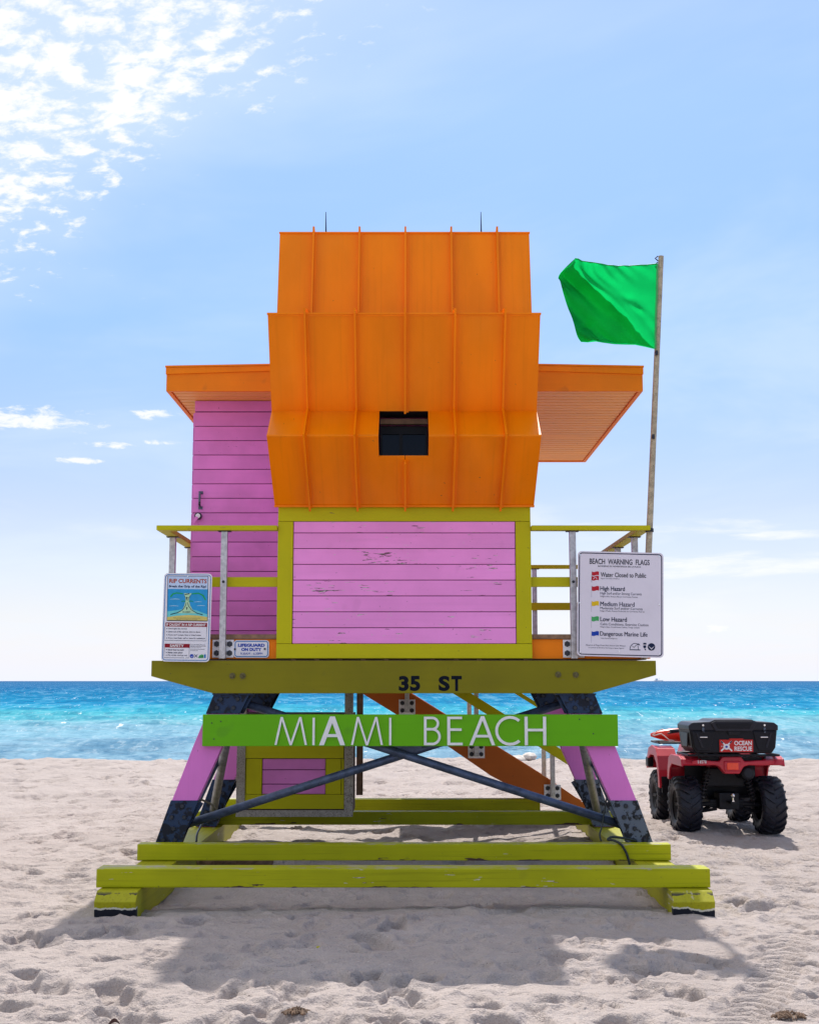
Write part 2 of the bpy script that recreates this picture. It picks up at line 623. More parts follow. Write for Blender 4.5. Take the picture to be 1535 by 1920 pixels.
M['gap'] = simple('board_gap', (0.10, 0.03, 0.08), 0.85)
M['olive'] = paint_wood('olive_trim', OLIVE, 'X', 0.5, 0.07, 0.25, 0.4)
M['olive_z'] = paint_wood('olive_trim_upright', OLIVE, 'Z', 0.5, 0.07, 0.25, 0.4)
M['olive_y'] = paint_wood('olive_rail', OLIVE, 'Y', 0.5, 0.07, 0.25, 0.4)
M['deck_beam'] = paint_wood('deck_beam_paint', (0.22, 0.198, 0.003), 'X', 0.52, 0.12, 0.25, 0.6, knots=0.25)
M['lemon'] = paint_wood('lemon_beam', LEMON, 'X', 0.5, 0.12, 0.62, 1.0, knots=0.15, white=1.0, wood=(0.10, 0.055, 0.035), edge=(0.171, 0.304))
M['lemon_y'] = paint_wood('lemon_skid', (0.40, 0.38, 0.01), 'Y', 0.5, 0.12, 0.62, 0.9, white=1.0, wood=(0.06, 0.045, 0.05), scuff=0.2, nose=True)
M['lime'] = paint_wood('lime_board', (0.135, 0.46, 0.001), 'X', 0.45, 0.05, 0.0, 0.45, knots=0.25)
M['white_letter'] = simple('white_letter', (0.82, 0.82, 0.84), 0.45, 0, 0.06, 12)
M['ink'] = simple('stencil_ink', (0.006, 0.009, 0.018), 0.7, spec=0.08)
M['alu'] = simple('brushed_alu', (0.50, 0.49, 0.50), 0.42, 0.75, 0.22, 22, 0.15)
M['plate'] = simple('white_plate', (0.82, 0.81, 0.85), 0.5, 0.0, 0.1, 14)
M['bolt'] = simple('black_bolt', (0.018, 0.022, 0.035), 0.5, 0.1, 0.3, 30)
M['steel_dark'] = steel_shoe_mat('steel_dark', (0.020, 0.042, 0.100), (0.009, 0.012, 0.024), 0.5)
M['steel_grey'] = steel_shoe_mat('steel_grey', (0.11, 0.135, 0.19), (0.014, 0.016, 0.022), 0.52)
M['pipe'] = simple('galvanised_pipe', (0.070, 0.098, 0.175), 0.45, 0.35, 0.3, 14, 0.2, specks=(60.0, 0.66, (0.25, 0.24, 0.24)))
M['galv'] = simple('speckled_galvanised', (0.36, 0.33, 0.29), 0.6, 0.2, 0.2, 30, 0.3, specks=(110.0, 0.54, (0.12, 0.10, 0.08)))
M['deck_wood'] = simple('deck_timber', (0.24, 0.14, 0.085), 0.75, 0, 0.3, 16, 0.3)
M['joist'] = simple('joist_timber', (0.10, 0.06, 0.04), 0.85, 0, 0.3, 10, 0.2)
M['dark'] = simple('hollow_shade', (0.008, 0.010, 0.018), 0.7)  # near black that stands in for the shade inside openings
M['rust_orange'] = paint_wood('stringer_orange', (0.52, 0.13, 0.02), 'X', 0.5, 0.1, 0.2, 0.6)
M['pole'] = simple('weathered_pole', (0.42, 0.36, 0.25), 0.55, 0.1, 0.25, 20, 0.25, specks=(85.0, 0.60, (0.10, 0.09, 0.06)))
M['rubber'] = simple('tyre_rubber', (0.013, 0.014, 0.024), 0.5, 0, 0.35, 16, 0.2, spec=0.35)
M['black_plastic'] = simple('black_plastic', (0.008, 0.008, 0.013), 0.45, 0, 0.25, 30, 0.12, spec=0.22)
M['black_lid'] = simple('black_lid', (0.013, 0.013, 0.023), 0.4, 0, 0.2, 30, 0.1, spec=0.3)
M['black_metal'] = simple('black_metal', (0.010, 0.010, 0.014), 0.5, 0.0, 0.3, 20, spec=0.25)
M['grey_pipe'] = simple('grey_pipe', (0.24, 0.24, 0.25), 0.5, 0.3, 0.3, 14, 0.2)
M['atv_red'] = simple('red_plastic', (0.52, 0.014, 0.036), 0.32, 0, 0.10, 6, 0.05)
M['buoy_red'] = simple('buoy_red', (0.78, 0.035, 0.015), 0.3, 0, 0.08, 6)
M['lamp_red'] = simple('lamp_red', (0.95, 0.075, 0.03), 0.15, 0, 0.06, 40)
M['chrome'] = simple('chrome', (0.75, 0.75, 0.78), 0.15, 1.0, 0.1, 10)
M['white'] = simple('white_print', (0.80, 0.80, 0.82), 0.5, 0, 0.03, 10)
M['rope'] = simple('white_rope', (0.75, 0.70, 0.65), 0.8, 0, 0.1, 30)
M['cable'] = simple('black_cable', (0.012, 0.02, 0.022), 0.45, 0, 0.2, 30)
M['spring'] = simple('spring_steel', (0.05, 0.045, 0.05), 0.45, 0.4, 0.2, 30)


def glass_dark():
    m, g, b = new_mat('dark_glass')
    v, rn = objvec(g)
    b.inputs['Base Color'].default_value = (0.006, 0.010, 0.02, 1)
    b.inputs['Roughness'].default_value = 0.06
    b.inputs['Specular IOR Level'].default_value = 0.18
    bump(g, b, g.noise(v, 3.0, 2.0, 0.5), 0.06, 0.02)
    return m


M['glass'] = glass_dark()


def sign_face(name, c, dirt=0.25):
    m, g, b = new_mat(name)
    v, rn = objvec(g)
    n1 = g.noise(v, 3.0, 5.0, 0.65)
    n2 = g.noise(v, 55.0, 3.0, 0.6)
    col = g.mix(g.math('MULTIPLY', g.step(n1, 0.45, 0.8), dirt), c, tuple(a * 0.7 for a in c))
    col = g.mix(g.math('MULTIPLY', g.step(n2, 0.72, 0.76), 0.35), col, (0.2, 0.18, 0.18))
    g.link(col, b.inputs['Base Color'])
    b.inputs['Roughness'].default_value = 0.42
    return m


def faded_ink(name, c, paper, amount):
    m, g, b = new_mat(name)
    v, rn = objvec(g, False)
    n1 = g.noise(v, 9.0, 3.0, 0.6)
    n2 = g.noise(v, 70.0, 3.0, 0.6)
    f = g.step(g.math('ADD', n1, g.math('MULTIPLY', g.math('SUBTRACT', n2, 0.5), 0.5)), 0.56, 0.80)
    col = g.mix(g.math('MULTIPLY', f, amount), c, paper)
    g.link(col, b.inputs['Base Color'])
    b.inputs['Roughness'].default_value = 0.5
    return m


M['sign_pale'] = sign_face('sign_pale', (0.74, 0.70, 0.80))
M['sign_white'] = sign_face('sign_white', (0.78, 0.77, 0.84), 0.15)
M['ink_faded'] = faded_ink('ink_faded', (0.02, 0.022, 0.04), (0.74, 0.70, 0.80), 0.75)
for nm, c in dict(ink_navy=(0.012, 0.02, 0.06), ink_red=(0.48, 0.02, 0.035), ink_maroon=(0.27, 0.012, 0.025), ink_yellow=(0.75, 0.50, 0.02), ink_green=(0.07, 0.38, 0.13),
                  ink_blue=(0.015, 0.06, 0.42), ink_orange=(0.40, 0.06, 0.008), pic_sea=(0.03, 0.32, 0.66), pic_cyan=(0.16, 0.62, 0.66), pic_sand=(0.66, 0.55, 0.16), pic_foam=(0.45, 0.72, 0.85),
                  pic_green=(0.02, 0.36, 0.08), ink_sky=(0.03, 0.20, 0.50), sticker_red=(0.55, 0.035, 0.03), pic_head=(0.50, 0.63, 0.85), pic_pale=(0.45, 0.70, 0.45)).items():
    M[nm] = simple(nm, c, 0.5, 0, 0.06, 20, spec=0.15)


def cloth_mat():
    m, g, b = new_mat('green_flag_cloth')
    v, rn = objvec(g, False)
    n1 = g.noise(v, 5.0, 3.0, 0.5)
    wv = g.noise(g.vmath('MULTIPLY', v, (1, 1, 1)), 420.0, 1.0, 0.5)
    col = g.mix(g.step(n1, 0.3, 0.7), (0.001, 0.47, 0.10), (0.002, 0.55, 0.12))
    b.inputs['Roughness'].default_value = 0.75
    g.link(col, b.inputs['Base Color'])
    b.inputs['Specular IOR Level'].default_value = 0.2
    bump(g, b, wv, 0.1, 0.002)
    tr = g.n('ShaderNodeBsdfTranslucent')
    g.link(g.mix(0.0, col, (0.0, 0.5, 0.09)), tr.inputs[0])
    mx = g.n('ShaderNodeMixShader')
    mx.inputs[0].default_value = 0.62
    out = m.node_tree.nodes['Material Output']
    g.link(b.outputs[0], mx.inputs[1])
    g.link(tr.outputs[0], mx.inputs[2])
    g.link(mx.outputs[0], out.inputs[0])
    return m


M['flag'] = cloth_mat()


# ------------------------------------------------------------------ beach and sea
def vnoise(x, y, seed):
    xi = np.floor(x).astype(np.int64)
    yi = np.floor(y).astype(np.int64)
    xf, yf = x - xi, y - yi
    u = xf * xf * xf * (xf * (xf * 6 - 15) + 10)
    w = yf * yf * yf * (yf * (yf * 6 - 15) + 10)

    def h(a, b):
        n = (a * 374761393 + b * 668265263 + seed * 144269504) & 0xFFFFFFFF
        n = ((n ^ (n >> 13)) * 1274126177) & 0xFFFFFFFF
        n = n ^ (n >> 16)
        return (n & 0xFFFFFF) / float(0xFFFFFF)
    a, b, c, d = h(xi, yi), h(xi + 1, yi), h(xi, yi + 1), h(xi + 1, yi + 1)
    return (a + (b - a) * u) * (1 - w) + (c + (d - c) * u) * w - 0.5


def spread(edges):
    """edges: (start, end, step) runs joined into one rising list"""
    out = []
    for a, b, st in edges:
        n = max(1, int(round((b - a) / st)))
        out += [a + (b - a) * i / n for i in range(n)]
    out.append(edges[-1][1])
    return np.array(out)


def geo(a, b, n):
    return [a * (b / a) ** (i / n) for i in range(1, n + 1)]


def grid_mesh(name, X, Y, Z):
    ny, nx = X.shape
    me = bpy.data.meshes.new(name)
    nv = nx * ny
    me.vertices.add(nv)
    co = np.stack([X, Y, Z], -1).reshape(-1).astype(np.float32)
    me.vertices.foreach_set('co', co)
    idx = np.arange(nv).reshape(ny, nx)
    q = np.stack([idx[:-1, :-1], idx[:-1, 1:], idx[1:, 1:], idx[1:, :-1]], -1).reshape(-1, 4)
    nf = len(q)
    me.loops.add(nf * 4)
    me.polygons.add(nf)
    me.polygons.foreach_set('loop_start', np.arange(nf) * 4)
    me.polygons.foreach_set('loop_total', np.full(nf, 4))
    me.loops.foreach_set('vertex_index', q.ravel().astype(np.int32))
    me.polygons.foreach_set('use_smooth', np.ones(nf, bool))
    me.update(calc_edges=True)
    return me


def under_tower_mask(X, Y):  # tower's footprint on the beach, used for sand relief only
    return np.clip((2.6 - np.abs(X)) / 0.5, 0, 1) * np.clip((Y - 9.3) / 0.6, 0, 1) * np.clip((15.2 - Y) / 0.6, 0, 1)


def build_sand():
    half = list(spread([(0, 2.9, 0.0125), (2.9, 5.2, 0.024), (5.2, 10.0, 0.055)])) + geo(10.0, 900.0, 40)
    xs = np.array([-a for a in half[:0:-1]] + half)
    ys = np.concatenate([-np.array(geo(4.0, 300.0, 18))[::-1], spread([(-4, 5.6, 0.4), (5.6, 6.2, 0.1), (6.2, 9.4, 0.0115), (9.4, 12.0, 0.020), (12.0, 16.5, 0.032), (16.5, 28.0, 0.052), (28.0, 46.0, 0.4)]), np.array(geo(46.0, 400.0, 12))])
    X, Y = np.meshgrid(xs, ys)
    rs = np.random.RandomState(11)
    wx = X + 0.35 * vnoise(X * 1.3, Y * 1.3, 91)
    wy = Y + 0.35 * vnoise(X * 1.3, Y * 1.3, 92)
    Zlow = 0.06 * vnoise(wx / 2.3, wy / 2.0, 1) + 0.045 * vnoise(wx / 0.9, wy / 0.75, 2)
    n3 = vnoise(wx / 0.36, wy / 0.30, 3)
    n4 = vnoise(wx / 0.17, wy / 0.12, 4)
    n5 = vnoise(wx / 0.085, wy / 0.07, 5)
    rough_ = np.clip(0.6 + 1.6 * vnoise(X / 1.7, Y / 1.7, 62), 0.25, 1.4)
    Z = Zlow + 0.050 * (0.25 - np.abs(n3)) + 0.016 * n4
    Z += np.clip((Y - 10.5) / 8.0, 0, 1) * (0.11 * (0.2 - np.abs(vnoise(wx / 0.75, wy / 0.55, 71))) + 0.05 * vnoise(wx / 0.42, wy / 0.36, 72)) * (1 - under_tower_mask(X, Y))
    # wind and feet leave short crisp ridges across the view
    Z += rough_ * (0.030 * (0.25 - np.abs(vnoise(wx / 0.30 + 3.0 * vnoise(X / 1.1, Y / 1.1, 61), wy / 0.13, 6))) + 0.020 * (0.25 - np.abs(n4 + 0.3 * n5)) + 0.007 * n5 + 0.004 * vnoise(X / 0.04, Y / 0.035, 12))
    near = ((np.abs(X) < 11) & (Y > 5.5) & (Y < 29)).astype(float)
    # footprints, scuffs and heel marks trodden all over the beach
    N = 5600
    fx = rs.uniform(-9.5, 9.5, N)
    fy = 6.0 + 21.5 * rs.uniform(0, 1, N) ** 1.35
    for i in range(N):
        cx, cy = fx[i], fy[i]
        if abs(cx) > 2.6 + 0.42 * (cy - 6.0):
            continue
        if abs(cx) < 2.4 and 9.2 < cy < 15.3 and rs.rand() < 0.75:
            continue
        ang = rs.uniform(0, math.pi)
        L = rs.uniform(0.045, 0.145)
        W = L * rs.uniform(0.42, 0.85)
        d = (0.24 * L + rs.uniform(0.0, 0.014)) * (1.9 if rs.rand() < 0.2 else 0.8)
        rad = L * 2.3
        i0, i1 = np.searchsorted(xs, [cx - rad, cx + rad])
        j0, j1 = np.searchsorted(ys, [cy - rad, cy + rad])
        if i1 - i0 < 2 or j1 - j0 < 2:
            continue
        dx = X[j0:j1, i0:i1] - cx
        dy = Y[j0:j1, i0:i1] - cy
        a = dx * math.cos(ang) + dy * math.sin(ang)
        b = -dx * math.sin(ang) + dy * math.cos(ang)
        r = np.sqrt((a / L) ** 2 + (b / (W * (1 - 0.25 * a / L * (np.abs(a) < L)))) ** 2)
        r = r * (1 + 0.5 * vnoise(dx * 14 + i, dy * 14, 7))
        Z[j0:j1, i0:i1] += -d * np.exp(-np.minimum(r, 3) ** 7) + d * 0.26 * np.exp(-((np.minimum(r, 6) - 1.35) / 0.32) ** 2) * (0.6 + 0.8 * vnoise(dx * 9 + 3 * i, dy * 9, 8))
    # toe digs, heel nicks and small clods
    N2 = 6500
    fx = rs.uniform(-7, 7, N2)
    fy = 6.1 + 13.0 * rs.uniform(0, 1, N2) ** 1.3
    for i in range(N2):
        cx, cy = fx[i], fy[i]
        if abs(cx) > 2.5 + 0.40 * (cy - 6.0):
            continue
        ang = rs.uniform(-0.6, 0.6)
        L = rs.uniform(0.022, 0.060)
        W = L * rs.uniform(0.35, 0.7)
        d = L * rs.uniform(0.22, 0.42) * (1 if rs.rand() < 0.72 else -0.7)
        rad = L * 1.7
        i0, i1 = np.searchsorted(xs, [cx - rad, cx + rad])
        j0, j1 = np.searchsorted(ys, [cy - rad, cy + rad])
        if i1 - i0 < 2 or j1 - j0 < 2:
            continue
        dx = X[j0:j1, i0:i1] - cx
        dy = Y[j0:j1, i0:i1] - cy
        a = dx * math.cos(ang) + dy * math.sin(ang)
        b = -dx * math.sin(ang) + dy * math.cos(ang)
        r = np.sqrt((a / L) ** 2 + (b / W) ** 2)
        Z[j0:j1, i0:i1] -= d * np.exp(-np.minimum(r, 3) ** 5)
    # tyre tracks with chevron treads: the one leading to the quad bike and older ones to the left
    def track(pts, half_w, depth, pitch):
        pts = [np.array(p) for p in pts]
        s0 = 0.0
        for p, q in zip(pts[:-1], pts[1:]):
            dv = q - p
            Ls = np.hypot(*dv)
            t = dv / Ls
            lo = np.minimum(p, q) - half_w * 1.8
            hi = np.maximum(p, q) + half_w * 1.8
            i0, i1 = np.searchsorted(xs, [lo[0], hi[0]])
            j0, j1 = np.searchsorted(ys, [lo[1], hi[1]])
            dx = X[j0:j1, i0:i1] - p[0]
            dy = Y[j0:j1, i0:i1] - p[1]
            al = dx * t[0] + dy * t[1]
            la = -dx * t[1] + dy * t[0]
            ins = np.clip((half_w - np.abs(la)) / 0.035, 0, 1) * np.clip(al / 0.03 + 0.5, 0, 1) * np.clip((Ls - al) / 0.03 + 0.5, 0, 1)
            ph = (s0 + al + 0.55 * np.abs(la) + 0.03 * vnoise(dx * 6, dy * 6, 17)) / pitch * 2 * math.pi
            worn = np.clip(0.85 + 1.2 * vnoise(X[j0:j1, i0:i1] * 1.6, Y[j0:j1, i0:i1] * 1.6, 21), 0.1, 1)
            sq = np.tanh(2.2 * np.sin(ph))
            flat_ = Zlow[j0:j1, i0:i1] + 0.25 * (Z[j0:j1, i0:i1] - Zlow[j0:j1, i0:i1]) + worn * depth * (0.55 * sq - 0.25)
            Z[j0:j1, i0:i1] = Z[j0:j1, i0:i1] * (1 - ins * worn) + flat_ * ins * worn
            s0 += Ls
    track([(1.55, 6.3), (1.85, 7.0), (2.25, 8.0), (2.62, 9.0), (2.92, 10.0), (3.15, 11.2), (3.25, 12.6), (3.25, 13.8)], 0.15, 0.034, 0.115)
    track([(2.75, 6.3), (3.05, 7.4), (3.45, 8.8), (3.80, 10.2), (4.0, 11.6), (4.05, 13.8)], 0.13, 0.020, 0.115)
    track([(-6.6, 15.9), (-5.2, 16.6), (-3.9, 17.3), (-2.9, 18.2), (-1.0, 19.5), (1.5, 20.2)], 0.14, 0.03, 0.15)
    track([(-6.2, 14.3), (-5.0, 14.9), (-3.9, 15.7), (-3.1, 16.6)], 0.14, 0.026, 0.15)
    track([(3.2, 16.4), (3.4, 18.0), (4.3, 20.0), (6.0, 21.8)], 0.13, 0.02, 0.12)
    Z *= near * 0.9 + 0.1
    # wind has heaped the sand under the tower and along the front beam
    hum = under_tower_mask(X, Y)
    Z += hum * (0.05 * (vnoise(X / 0.8, Y / 0.5, 31) + 0.25) + 0.05 * np.exp(-((Y - 12.1) / 0.55) ** 2) - 0.03)
    Z += 0.055 * np.exp(-((Y - 9.42) / 0.22) ** 2) * np.clip((2.5 - np.abs(X + 0.05)) / 0.4, 0, 1) * (0.35 + vnoise(X / 0.9, Y * 0 + 3.3, 33)) * 0.6
    # wheels have sunk a little
    # the beach: flat, a low crest, then down into the water
    prof = np.interp(Y, [-400, 0, 24.5, 26.6, 28.0, 32, 37, 46, 120, 500], [0.4, 0.0, 0.0, 0.02, -0.06, -0.5, -1.0, -2.2, -6, -12])
    Z += prof + 0.05 * vnoise(X / 3.1, Y * 0 + 9.1, 41) * np.clip((Y - 20) / 5, 0, 1) * np.clip((30 - Y) / 2, 0, 1)
    Z += 0.02 * vnoise(X / 0.5, Y * 0 + 4.2, 43) * np.clip((Y - 24) / 2, 0, 1) * np.clip((30 - Y) / 2, 0, 1)
    me = grid_mesh('sand', X, Y, Z)
    m, g, b = new_mat('dry_sand')
    v, _ = objvec(g, False)
    lg = g.noise(v, 0.9, 5.0, 0.6)
    md = g.noise(v, 7.0, 5.0, 0.65)
    fn = g.noise(v, 150.0, 3.0, 0.7)
    sp = g.noise(v, 75.0, 2.0, 0.6)
    sh = g.noise(v, 48.0, 2.0, 0.5)
    c = g.mix(g.step(lg, 0.3, 0.7), SAND_A, SAND_B)
    c = g.mix(g.math('MULTIPLY', g.step(md, 0.42, 0.75), 0.35), c, tuple(a * 0.78 for a in SAND_A))
    c = g.mix(g.math('MULTIPLY', g.step(fn, 0.45, 0.75), 0.7), c, tuple(a * 0.60 for a in SAND_A))
    c = g.mix(g.math('MULTIPLY', g.step(sp, 0.685, 0.72), 0.75), c, (0.12, 0.085, 0.07))
    c = g.mix(g.math('MULTIPLY', g.step(sh, 0.755, 0.775), 0.8), c, (0.8, 0.76, 0.72))
    # damp where the beach runs down to the water
    yy = g.sep(v)[1]
    c = g.mix(g.step(yy, 29.0, 31.5), c, tuple(a * 0.45 for a in SAND_A))
    g.link(c, b.inputs['Base Color'])
    b.inputs['Roughness'].default_value = 0.9
    b.inputs['Specular IOR Level'].default_value = 0.2
    hh = g.math('ADD', g.math('MULTIPLY', md, 0.9), g.math('ADD', g.math('MULTIPLY', fn, 0.22), g.math('MULTIPLY', g.noise(v, 28.0, 4.0, 0.65), 0.55)))
    bump(g, b, hh, 1.0, 0.035)
    o = link('sand', me, m, None)
    o['kind'] = 'structure'
    return xs, ys, Z


SAND_A = (0.455, 0.388, 0.362)
SAND_B = (0.525, 0.453, 0.424)
SXS, SYS, SZ = build_sand()


def ground_z(x, y):
    i = int(np.clip(np.searchsorted(SXS, x), 1, len(SXS) - 1))
    j = int(np.clip(np.searchsorted(SYS, y), 1, len(SYS) - 1))
    return float(SZ[j, i])


SEA_Z = -0.60


def build_sea():
    rs = np.random.RandomState(5)
    half = list(spread([(0, 0.40, 0.0020)])) + geo(0.40, 3.0, 30) + geo(3.0, 30.0, 10)
    tx = np.array([-a for a in half[:0:-1]] + half)
    ys = np.array([29.0] + geo(29.0, 60.0, 230) + geo(60.0, 500.0, 380) + geo(500.0, 20000.0, 90))
    T, Y = np.meshgrid(tx, ys)
    X = T * np.maximum(Y, 40.0) if False else T * Y
    Z = np.zeros_like(X)
    amp_far = np.clip(1.0 - (Y - 250) / 900.0, 0.0, 1)
    for k in range(46):
        lam = 0.55 * (14.0 / 0.55) ** rs.uniform(0, 1)
        th = rs.normal(0, 0.55)
        kx, ky = math.sin(th) * 2 * math.pi / lam, math.cos(th) * 2 * math.pi / lam
        ph = rs.uniform(0, 6.28)
        a = 0.0052 * lam ** 0.85
        # a wave finer than the mesh is left to the material
        cell = Y * 0.0062
        keep = np.clip((lam / cell - 2.0) / 2.0, 0, 1)
        arg = kx * X + ky * Y + ph + 1.5 * vnoise(X / 17.0 + k, Y / 17.0, 50 + k)
        s_ = np.sin(arg)
        Z += keep * a * (s_ + 0.35 * np.cos(2 * arg)) * (0.6 + 0.9 * np.abs(vnoise(X / 23.0, Y / 15.0, 120 + k)) * 2)
    # small breakers close to the beach
    for (yc, am, wd) in ((40.5, 0.10, 0.5), (46.0, 0.12, 0.8), (55.0, 0.11, 1.0), (70.0, 0.12, 1.4)):
        line = yc + 2.4 * vnoise(X / 9.0, Y * 0 + yc, 77) + 1.0 * vnoise(X / 2.4, Y * 0 + yc, 78)
        pk = np.clip(vnoise(X / 6.0, Y * 0 + yc * 1.7, 79) * 3.0, 0, 1)
        Z += am * pk * np.exp(-((Y - line) / wd) ** 2)
    Z = Z * amp_far + SEA_Z
    me = grid_mesh('sea', X, Y, Z)
    m, g, b = new_mat('sea_water')
    nt = m.node_tree
    tc = g.n('ShaderNodeTexCoord')
    v = tc.outputs['Object']
    x, y, z = g.sep(v)
    # patches of sand and weed on the bottom shift the colour bands
    wv = g.noise(g.vmath('MULTIPLY', v, (0.02, 0.05, 0)), 1.0, 4.0, 0.55)
    yl = g.math('LOGARITHM', g.math('MAXIMUM', y, 1.0), 10.0)
    yl = g.math('ADD', yl, g.math('MULTIPLY', g.math('SUBTRACT', wv, 0.5), 0.34))
    t = g.math('DIVIDE', g.math('SUBTRACT', yl, 1.5), 2.5, clamp=True)
    deepc = g.ramp(t, [(0.0, (0.19, 0.31, 0.41)), (0.08, (0.19, 0.35, 0.46)), (0.14, (0.15, 0.38, 0.46)), (0.185, (0.04, 0.36, 0.45)), (0.225, (0.010, 0.235, 0.42)),
                       (0.28, (0.003, 0.18, 0.35)), (0.45, (0.002, 0.115, 0.28)), (1.0, (0.002, 0.085, 0.22))])
    b1 = g.noise(g.vmath('MULTIPLY', v, (0.5, 1.1, 1)), 1.0, 6.0, 0.6)
    b2 = g.noise(g.vmath('MULTIPLY', v, (2.0, 4.2, 1)), 1.0, 5.0, 0.65)
    hsum = g.math('ADD', g.math('MULTIPLY', b1, 1.0), g.math('MULTIPLY', b2, 0.35))
    bp = g.n('ShaderNodeBump')
    bp.inputs['Strength'].default_value = 0.85
    bp.inputs['Distance'].default_value = 0.35
    g.link(hsum, bp.inputs['Height'])
    # light and dark of the chop, painted into the water colour by noise
    ch1 = g.noise(g.vmath('MULTIPLY', v, (0.85, 0.24, 1)), 1.0, 4.0, 0.6)
    ch2 = g.noise(g.vmath('MULTIPLY', v, (0.22, 0.075, 1)), 1.0, 4.0, 0.6)
    cs = g.math('ADD', g.math('MULTIPLY', ch1, 0.6), g.math('MULTIPLY', ch2, 0.4))
    deepc = g.mix(g.math('MULTIPLY', g.step(cs, 0.47, 0.62), 0.7), deepc, g.mix(1.0, deepc, (0.35, 0.55, 0.68), 'MULTIPLY'))
    deepc = g.mix(g.math('MULTIPLY', g.math('SUBTRACT', 1.0, g.step(cs, 0.38, 0.50)), 0.5), deepc, g.mix(0.5, deepc, (0.30, 0.52, 0.62)))
    ch3 = g.noise(g.vmath('MULTIPLY', v, (3.4, 1.5, 1)), 1.0, 4.0, 0.65)  # finer ripple light and dark, also painted into the near water
    nearf = g.math('SUBTRACT', 1.0, g.step(y, 60.0, 130.0))
    deepc = g.mix(g.math('MULTIPLY', g.step(ch3, 0.50, 0.68), g.math('MULTIPLY', nearf, 0.5)), deepc, g.mix(1.0, deepc, (0.42, 0.62, 0.72), 'MULTIPLY'))
    deepc = g.mix(g.math('MULTIPLY', g.math('SUBTRACT', 1.0, g.step(ch3, 0.34, 0.46)), g.math('MULTIPLY', nearf, 0.4)), deepc, (0.42, 0.52, 0.58))
    dif = g.n('ShaderNodeBsdfDiffuse')
    g.link(bp.outputs[0], dif.inputs['Normal'])
    gl = g.n('ShaderNodeBsdfGlossy')
    gl.inputs['Roughness'].default_value = 0.16
    g.link(bp.outputs[0], gl.inputs['Normal'])
    # sun sparkle on the waves, painted into the colour as white flecks
    f1 = g.noise(g.vmath('MULTIPLY', v, (2.8, 1.0, 1)), 1.0, 5.0, 0.62)
    f2 = g.noise(g.vmath('MULTIPLY', v, (0.06, 0.22, 1)), 1.0, 3.0, 0.5)
    fs = g.math('ADD', f1, g.math('MULTIPLY', f2, 0.45))
    sparkle = g.math('MULTIPLY', g.step(fs, 0.908, 0.95), 0.85)
    g.link(g.mix(sparkle, deepc, (0.80, 0.84, 0.86)), dif.inputs[0])
    fr = g.n('ShaderNodeFresnel')
    fr.inputs['IOR'].default_value = 1.33
    g.link(bp.outputs[0], fr.inputs['Normal'])
    mx = g.n('ShaderNodeMixShader')
    fac = g.math('MULTIPLY', fr.outputs[0], SEA_GLOSS, clamp=True)
    g.link(g.math('MULTIPLY', fac, g.math('SUBTRACT', 1.0, sparkle)), mx.inputs[0])
    g.link(dif.outputs[0], mx.inputs[1])
    g.link(gl.outputs[0], mx.inputs[2])
    g.link(mx.outputs[0], nt.nodes['Material Output'].inputs[0])
    o = link('sea', me, m, None)
    o['kind'] = 'structure'


SEA_GLOSS = 0.11
build_sea()


# ------------------------------------------------------------------ lifeguard tower
TX = -0.045
tower = thing('lifeguard_tower', 'orange, pink and yellow wooden lifeguard tower standing on slanted legs on the beach', 'lifeguard tower', (TX, 12.3, 0))


